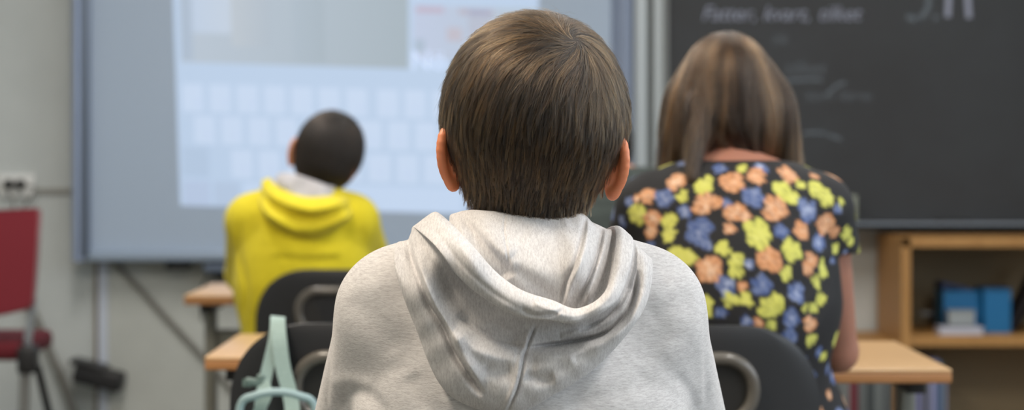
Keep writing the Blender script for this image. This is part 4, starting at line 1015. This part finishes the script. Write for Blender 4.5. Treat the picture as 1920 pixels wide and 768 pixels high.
def paint(c, r, kind, seed, nrm):
    rr_ = np.random.default_rng(seed); d = v-c; dist = np.linalg.norm(d, axis=1); m = dist < r*1.5
    tx = np.cross(nrm, (0, 0, 1.)); tx /= np.linalg.norm(tx)+1e-9; ty = np.cross(nrm, tx)
    a = np.arctan2(d[m]@ty, d[m]@tx); k = {'O': 6, 'Y': 5, 'B': 9}[kind]; ph = rr_.random()*6.28
    x_ = d[m]@tx; y_ = d[m]@ty; q = np.full(len(x_), 9.)
    for b_ in range({'O': 7, 'Y': 6, 'B': 8}[kind]):
        an = ph+b_*6.283/{'O': 7, 'Y': 6, 'B': 8}[kind]+rr_.normal(0, .25); o_ = r*rr_.uniform(.40, .66); rl = r*rr_.uniform(.34, .50)
        q = np.minimum(q, np.hypot(x_-o_*math.cos(an), y_-o_*math.sin(an))/rl)
    q = np.minimum(q, np.hypot(x_, y_)/(r*.5)); ins = q < 1; q = dist[m]/r
    A_, B2, C_ = [np.array(z[:3]) for z in pal[kind]]
    s1 = (.5+.5*np.sin(a*k*2+ph+q*5)); hl = np.clip((1.15-q)*{'B': .9, 'O': .9, 'Y': .4}[kind], 0, 1)*s1*rr_.uniform(.5, 1.3)
    cc_ = A_[None]*(1-hl[:, None])+B2[None]*hl[:, None]
    dk_ = (np.sin(a*k*1.5+ph*3) < -.75) & (q > .25); cc_[dk_] = cc_[dk_]*.45+C_*.55
    idx_ = np.where(m)[0][ins]; col[idx_] = cc_[ins]
for i, (fx, fy, r, kd) in enumerate(FL):
    e = np.hypot(px-fx, py-fy)+np.where(backf, 0, 1e4)+np.clip(v[:, 1]-y2, 0, 1)*100; j = e.argmin()
    if e[j] > 14: continue
    paint(v[j], r*K2*.93, kd, i, nr[j])
# the rest of the dress carries the same print
cand = rng.permutation(len(v))[:4000]; placed = [v[np.argmin(np.hypot(px-a_, py-b_)+np.where(backf, 0, 1e4))] for a_, b_, _, _ in FL]
cnt = 0
for j in cand:
    if v[j, 1] < y2+.0 and 1150 < px[j] < 1612 and py[j] > 300 and py[j] < 760 and nr[j][1] < -.2 and (py[j] < 600): continue
    dmin = min(np.linalg.norm(v[j]-p_) for p_ in placed)
    if dmin > .034: placed.append(v[j]); paint(v[j], rng.uniform(.011, .02), 'OYB'[cnt % 3], 1000+cnt, nr[j]); cnt += 1
setcol(ms, col); part('dress', ms, M['dress'], girl)
# hair: a mass round the head falling in two curtains
def hair2_f(q):
    d = ell(q, P(1362, 150, 3.05), (.064, .092, .073))
    d = smin(d, ell(q, P(1366, 215, 3.045), (.088, .088, .100)), .02)
    d = smin(d, tcap(q, P(1300, 200, 3.05), P(1272, 430, 3.07), .045, .040, (.85, 1.25, 1)), .022)
    d = smin(d, tcap(q, P(1438, 200, 3.05), P(1462, 390, 3.10), .045, .036, (.85, 1.25, 1)), .022)
    d = smin(d, tcap(q, P(1310, 190, 2.975), P(1300, 335, 2.925), .016, .009), .012)
    # opening at the nape
    zz = P(0, 243, 3.0)[2]-q[..., 2]
    notch = np.maximum(P(1334, 0, 3.0)[0]-q[..., 0], q[..., 0]-(P(1350, 0, 3.0)[0]+zz*1.0)); notch = np.maximum(notch*.8, -zz)
    notch = np.maximum(notch, q[..., 1]-3.09)
    return smax(d, -notch, .008)
v, f = surfnet(hair2_f, (.10, 2.88, .88), (.56, 3.20, 1.28), .0045)
hair = part('hair', npmesh('hair', v, f), M['scalp_b'], girl)
crown = P(1352, 62, 3.09)
def field2(jit):
    def fl(p, n, t_):
        d = p-crown; r = np.linalg.norm(d, axis=1)[:, None]+1e-6
        nz = np.stack([np.sin(p[:, 0]*90+p[:, 2]*25), np.sin(p[:, 0]*70+p[:, 2]*30), 0*p[:, 0]], 1)*.14
        side = np.sign(p[:, :1]-P(1374, 0, 3.0)[0])*np.clip((P(0, 190, 3.0)[2]-p[:, 2:])/.05, 0, 1)*np.array([[.35, 0, 0]])
        return d/r*np.exp(-r/.05)*1.5+np.array([[0, 0, -1.2]])+nz+jit+side
    return fl
NG, NS = 420, 26000
k2 = lambda c: (c[:, 2] > .93).astype(float)*(1+4*(c[:, 2] > 1.15))
gr = roots(v, f, NG, k2); G2 = trace(hair2_f, gr, field2(rng.normal(0, .10, (NG, 3))), 16, rng.uniform(.12, .22, NG), np.zeros(NG), rng.uniform(-.001, .015, NG))
sr = roots(v, f, NS, k2); T = trace(hair2_f, sr, field2(rng.normal(0, .06, (NS, 3))), 16, rng.uniform(.08, .20, NS), rng.uniform(-.002, .001, NS), rng.uniform(.0, .009, NS))
T = clump(T, G2, gr, .72); tg = rng.random(NG)**1.5
strands_obj('hair_strands', T, rng.uniform(.00016, .0003, NS), M['hair_b'], hair, tint=.75*tg[last_ids]+.25*rng.random(NS))

# ================= boy in the yellow hoodie
D3 = 4.57; K3 = D3/F
hc3 = P(618, 281, 4.60); hr3 = np.array([.070, .083, .083])
R3 = rotm(math.radians(-8), math.radians(17), 0)
c3x = wx(566, 4.57)
g3 = figure((c3x, 4.575), P(0, 345, 4.57)[2]-.022, .138, hc3, hr3, R3, [(c3x-.155, 4.76, .775), (c3x+.155, 4.76, .775)], [(c3x-.08, 4.95, .742), (c3x+.08, 4.95, .742)], neck0=(wx(578, 4.57), 4.575, P(0, 375, 4.57)[2]))
me = body_mesh(g3, 'person', lambda q: np.minimum(ear_f(g3.loc(q), -1, hr3, .070, 1.0, .55, -.03), ear_f(g3.loc(q), 1, hr3, .062, .9, .3, -.03)), .004)
boy3 = person_root('person', 'boy in a yellow hooded sweatshirt with dark hair, head tilted', g3, me)
legs_and_shoes(g3, boy3)
hb3 = lambda q: smax(smin(g3.torso(q, .012), g3.arms(q, .016, .95), .03), .47-q[..., 2], .01)
v, f = surfnet(hb3, (c3x-.28, 4.40, .44), (c3x+.28, 5.0, 1.06), .007)
px = v[:, 0]/v[:, 1]*F+960; py = HY-(v[:, 2]-CH)/v[:, 1]*F
v[:, 1] -= np.where(v[:, 1] < 4.62, strokes(px, py, [([(450, 410), (448, 470), (462, 540), (458, 600)], -.007, 5, 0), ([(520, 480), (570, 488), (640, 485)], -.007, 6, 0), ([(500, 472), (570, 476), (650, 472)], .005, 8, 0), ([(680, 430), (676, 470)], -.004, 6, 0), ([(470, 380), (500, 440), (560, 470)], .003, 12, 0)]), 0)
hd3 = part('hoodie', npmesh('hoodie', v, f), M['yellow'], boy3)
def base3(px, py):
    x = (px-572)*K3
    return 4.485+.085*np.clip((400-py)/55, 0, 1)**1.4+.09*(1-np.sqrt(max(0, 1-min(1, abs(x)/.17)**2.2)))
rows3 = [
 [(560, 372, 4.64, A), (545, 350, 4.60, A), (548, 352, 4.54, A), (580, 356, 4.535, A), (612, 364, 4.54, A), (622, 366, 4.60, A), (612, 385, 4.64, A)],
 [(545, 350, 4.66, A), (524, 328, 4.60, A), (544, 324, 4.525, A), (578, 334, 4.515, A), (612, 346, 4.52, A), (632, 352, 4.57, A), (622, 372, 4.66, A)],
 [(535, 350, 4.66, A), (518, 332, 4.59, A), (533, 345, 4.505, A), (572, 372, .022), (612, 376, .020), (634, 366, 4.58, A), (628, 372, 4.66, A)],
 [(525, 352, 4.66, A), (512, 338, 4.585, A), (530, 368, .014), (572, 392, .012), (615, 386, .012), (640, 372, 4.58, A), (634, 376, 4.66, A)],
 [(520, 352, 4.66, A), (505, 333, 4.58, A), (520, 350, .050), (572, 368, .056), (626, 366, .050), (650, 368, 4.57, A), (640, 378, 4.66, A)],
 [(515, 355, 4.65, A), (492, 338, 4.57, A), (510, 366, .064), (574, 392, .072), (636, 382, .062), (656, 374, 4.56, A), (645, 382, 4.65, A)],
 [(512, 360, 4.64, A), (490, 348, 4.565, A), (506, 384, .036), (574, 410, .034), (642, 396, .036), (658, 382, 4.56, A), (648, 388, 4.64, A)],
 [(510, 365, 4.63, A), (488, 356, 4.56, A), (500, 400, .050), (575, 430, .056), (648, 408, .048), (660, 388, 4.56, A), (650, 394, 4.63, A)],
 [(508, 370, 4.62, A), (486, 362, 4.56, A), (502, 412, .016), (578, 450, .018), (646, 418, .016), (662, 394, 4.56, A), (652, 400, 4.62, A)],
 [(515, 380, 4.62, A), (500, 372, 4.60, A), (512, 406, -.008), (578, 438, -.008), (636, 410, -.008), (650, 398, 4.60, A), (645, 404, 4.62, A)]]
v, f, tp, _, _ = hood_mesh(rows3, base3, 160, 160, lambda px, py, t_: .0016*np.sin(px*.09+py*.12)+strokes(px, py, [([(500, 360), (525, 410), (570, 428)], -.005, 5, 0)])*(t_ > 5))
me = npmesh('hood', v, f); ho = part('hood', me, M['yellow'], hd3); me.materials.append(M['lining'])
mi = (tp[f].mean(1) < 3.6).astype(np.int32); me.polygons.foreach_set('material_index', mi)
so = ho.modifiers.new('s', 'SOLIDIFY'); so.thickness = .003; so.offset = -1
def shorthair(g, parent, grow, NS, m_s, m_h, rad, back=.0):
    hr = g.hr; hf = lambda q: smin(ell(g.loc(q), (0, -.002, 0), hr+grow), ell(g.loc(q), (0, -.022, -hr[2]*.62), (hr[0]*.80, hr[1]*.66, hr[2]*.52)), .025)
    def zl(l): return np.interp(l[..., 1], [-.1, -.02, -.002, .012, .05, .07, .10], [-.092, -.085, -.02, -.015, -.01, .03, .045])
    cf = lambda q: np.maximum(smax(hf(q), zl(g.loc(q))-g.loc(q)[..., 2], .006), -(hf(q)+.018))
    v, f = surfnet(cf, g.hc-(.13, .13, .14), g.hc+(.13, .13, .13), .0045)
    h = part('hair', npmesh('hair', v, f), m_s, parent)
    wl = g.hc+g.R@np.array([.01, -.05, .075]); dn = g.R@np.array([0, 0, -1.])
    def fl(jit):
        def k(p, n, t_):
            d = p-wl; r = np.linalg.norm(d, axis=1)[:, None]+1e-6
            return d/r+dn[None]*np.clip((r-.02)/.07, 0, 1)+jit
        return k
    kp = lambda c: ((g.loc(c)[:, 2] > zl(g.loc(c))+.002) & (hf(c) > -.004)).astype(float)
    sr = roots(v, f, NS, kp); T = trace(hf, sr, fl(rng.normal(0, .16, (NS, 3))), 9, rng.uniform(.018, .034, NS), rng.uniform(-.002, 0, NS), rng.uniform(.0, .004, NS))
    strands_obj('hair_strands', T, rng.uniform(rad*.8, rad*1.2, NS), m_h, h); return h
shorthair(g3, boy3, .008, 14000, M['scalp_c'], M['hair_c'], .0002)

# ================= pupil mostly hidden behind the grey hoodie
hc4 = P(1120, 268, 4.72); hr4 = np.array([.072, .085, .085])
g4 = figure((wx(1112, 4.70), 4.69), P(0, 330, 4.7)[2]+.025, .158, hc4, hr4, np.eye(3), [(wx(1110, 4.7)-.165, 4.90, .772), (wx(1110, 4.7)+.165, 4.90, .772)], [(wx(1110, 4.7)-.08, 5.08, .742), (wx(1110, 4.7)+.08, 5.08, .742)])
me = body_mesh(g4, 'person', lambda q: np.minimum(ear_f(g4.loc(q), -1, hr4, .064, .9, .25, -.03), ear_f(g4.loc(q), 1, hr4, .064, .9, .25, -.03)), .0045)
boy4 = person_root('person', 'pupil in a dark green-grey jacket, mostly hidden behind the grey hooded boy', g4, me)
legs_and_shoes(g4, boy4)
x4, y4 = g4.c
v, f = surfnet(lambda q: smax(smin(smin(g4.torso(q, .014), g4.neck(q, .014), .02), g4.arms(q, .018, .95), .03), np.maximum(.47-q[..., 2], q[..., 2]-P(0, 312, 4.7)[2]), .01), (x4-.28, y4-.17, .44), (x4+.28, y4+.45, 1.08), .008)
part('jacket', npmesh('jacket', v, f), M['jacket'], boy4)
shorthair(g4, boy4, .010, 7000, M['scalp_c'], M['hair_c'], .0002)
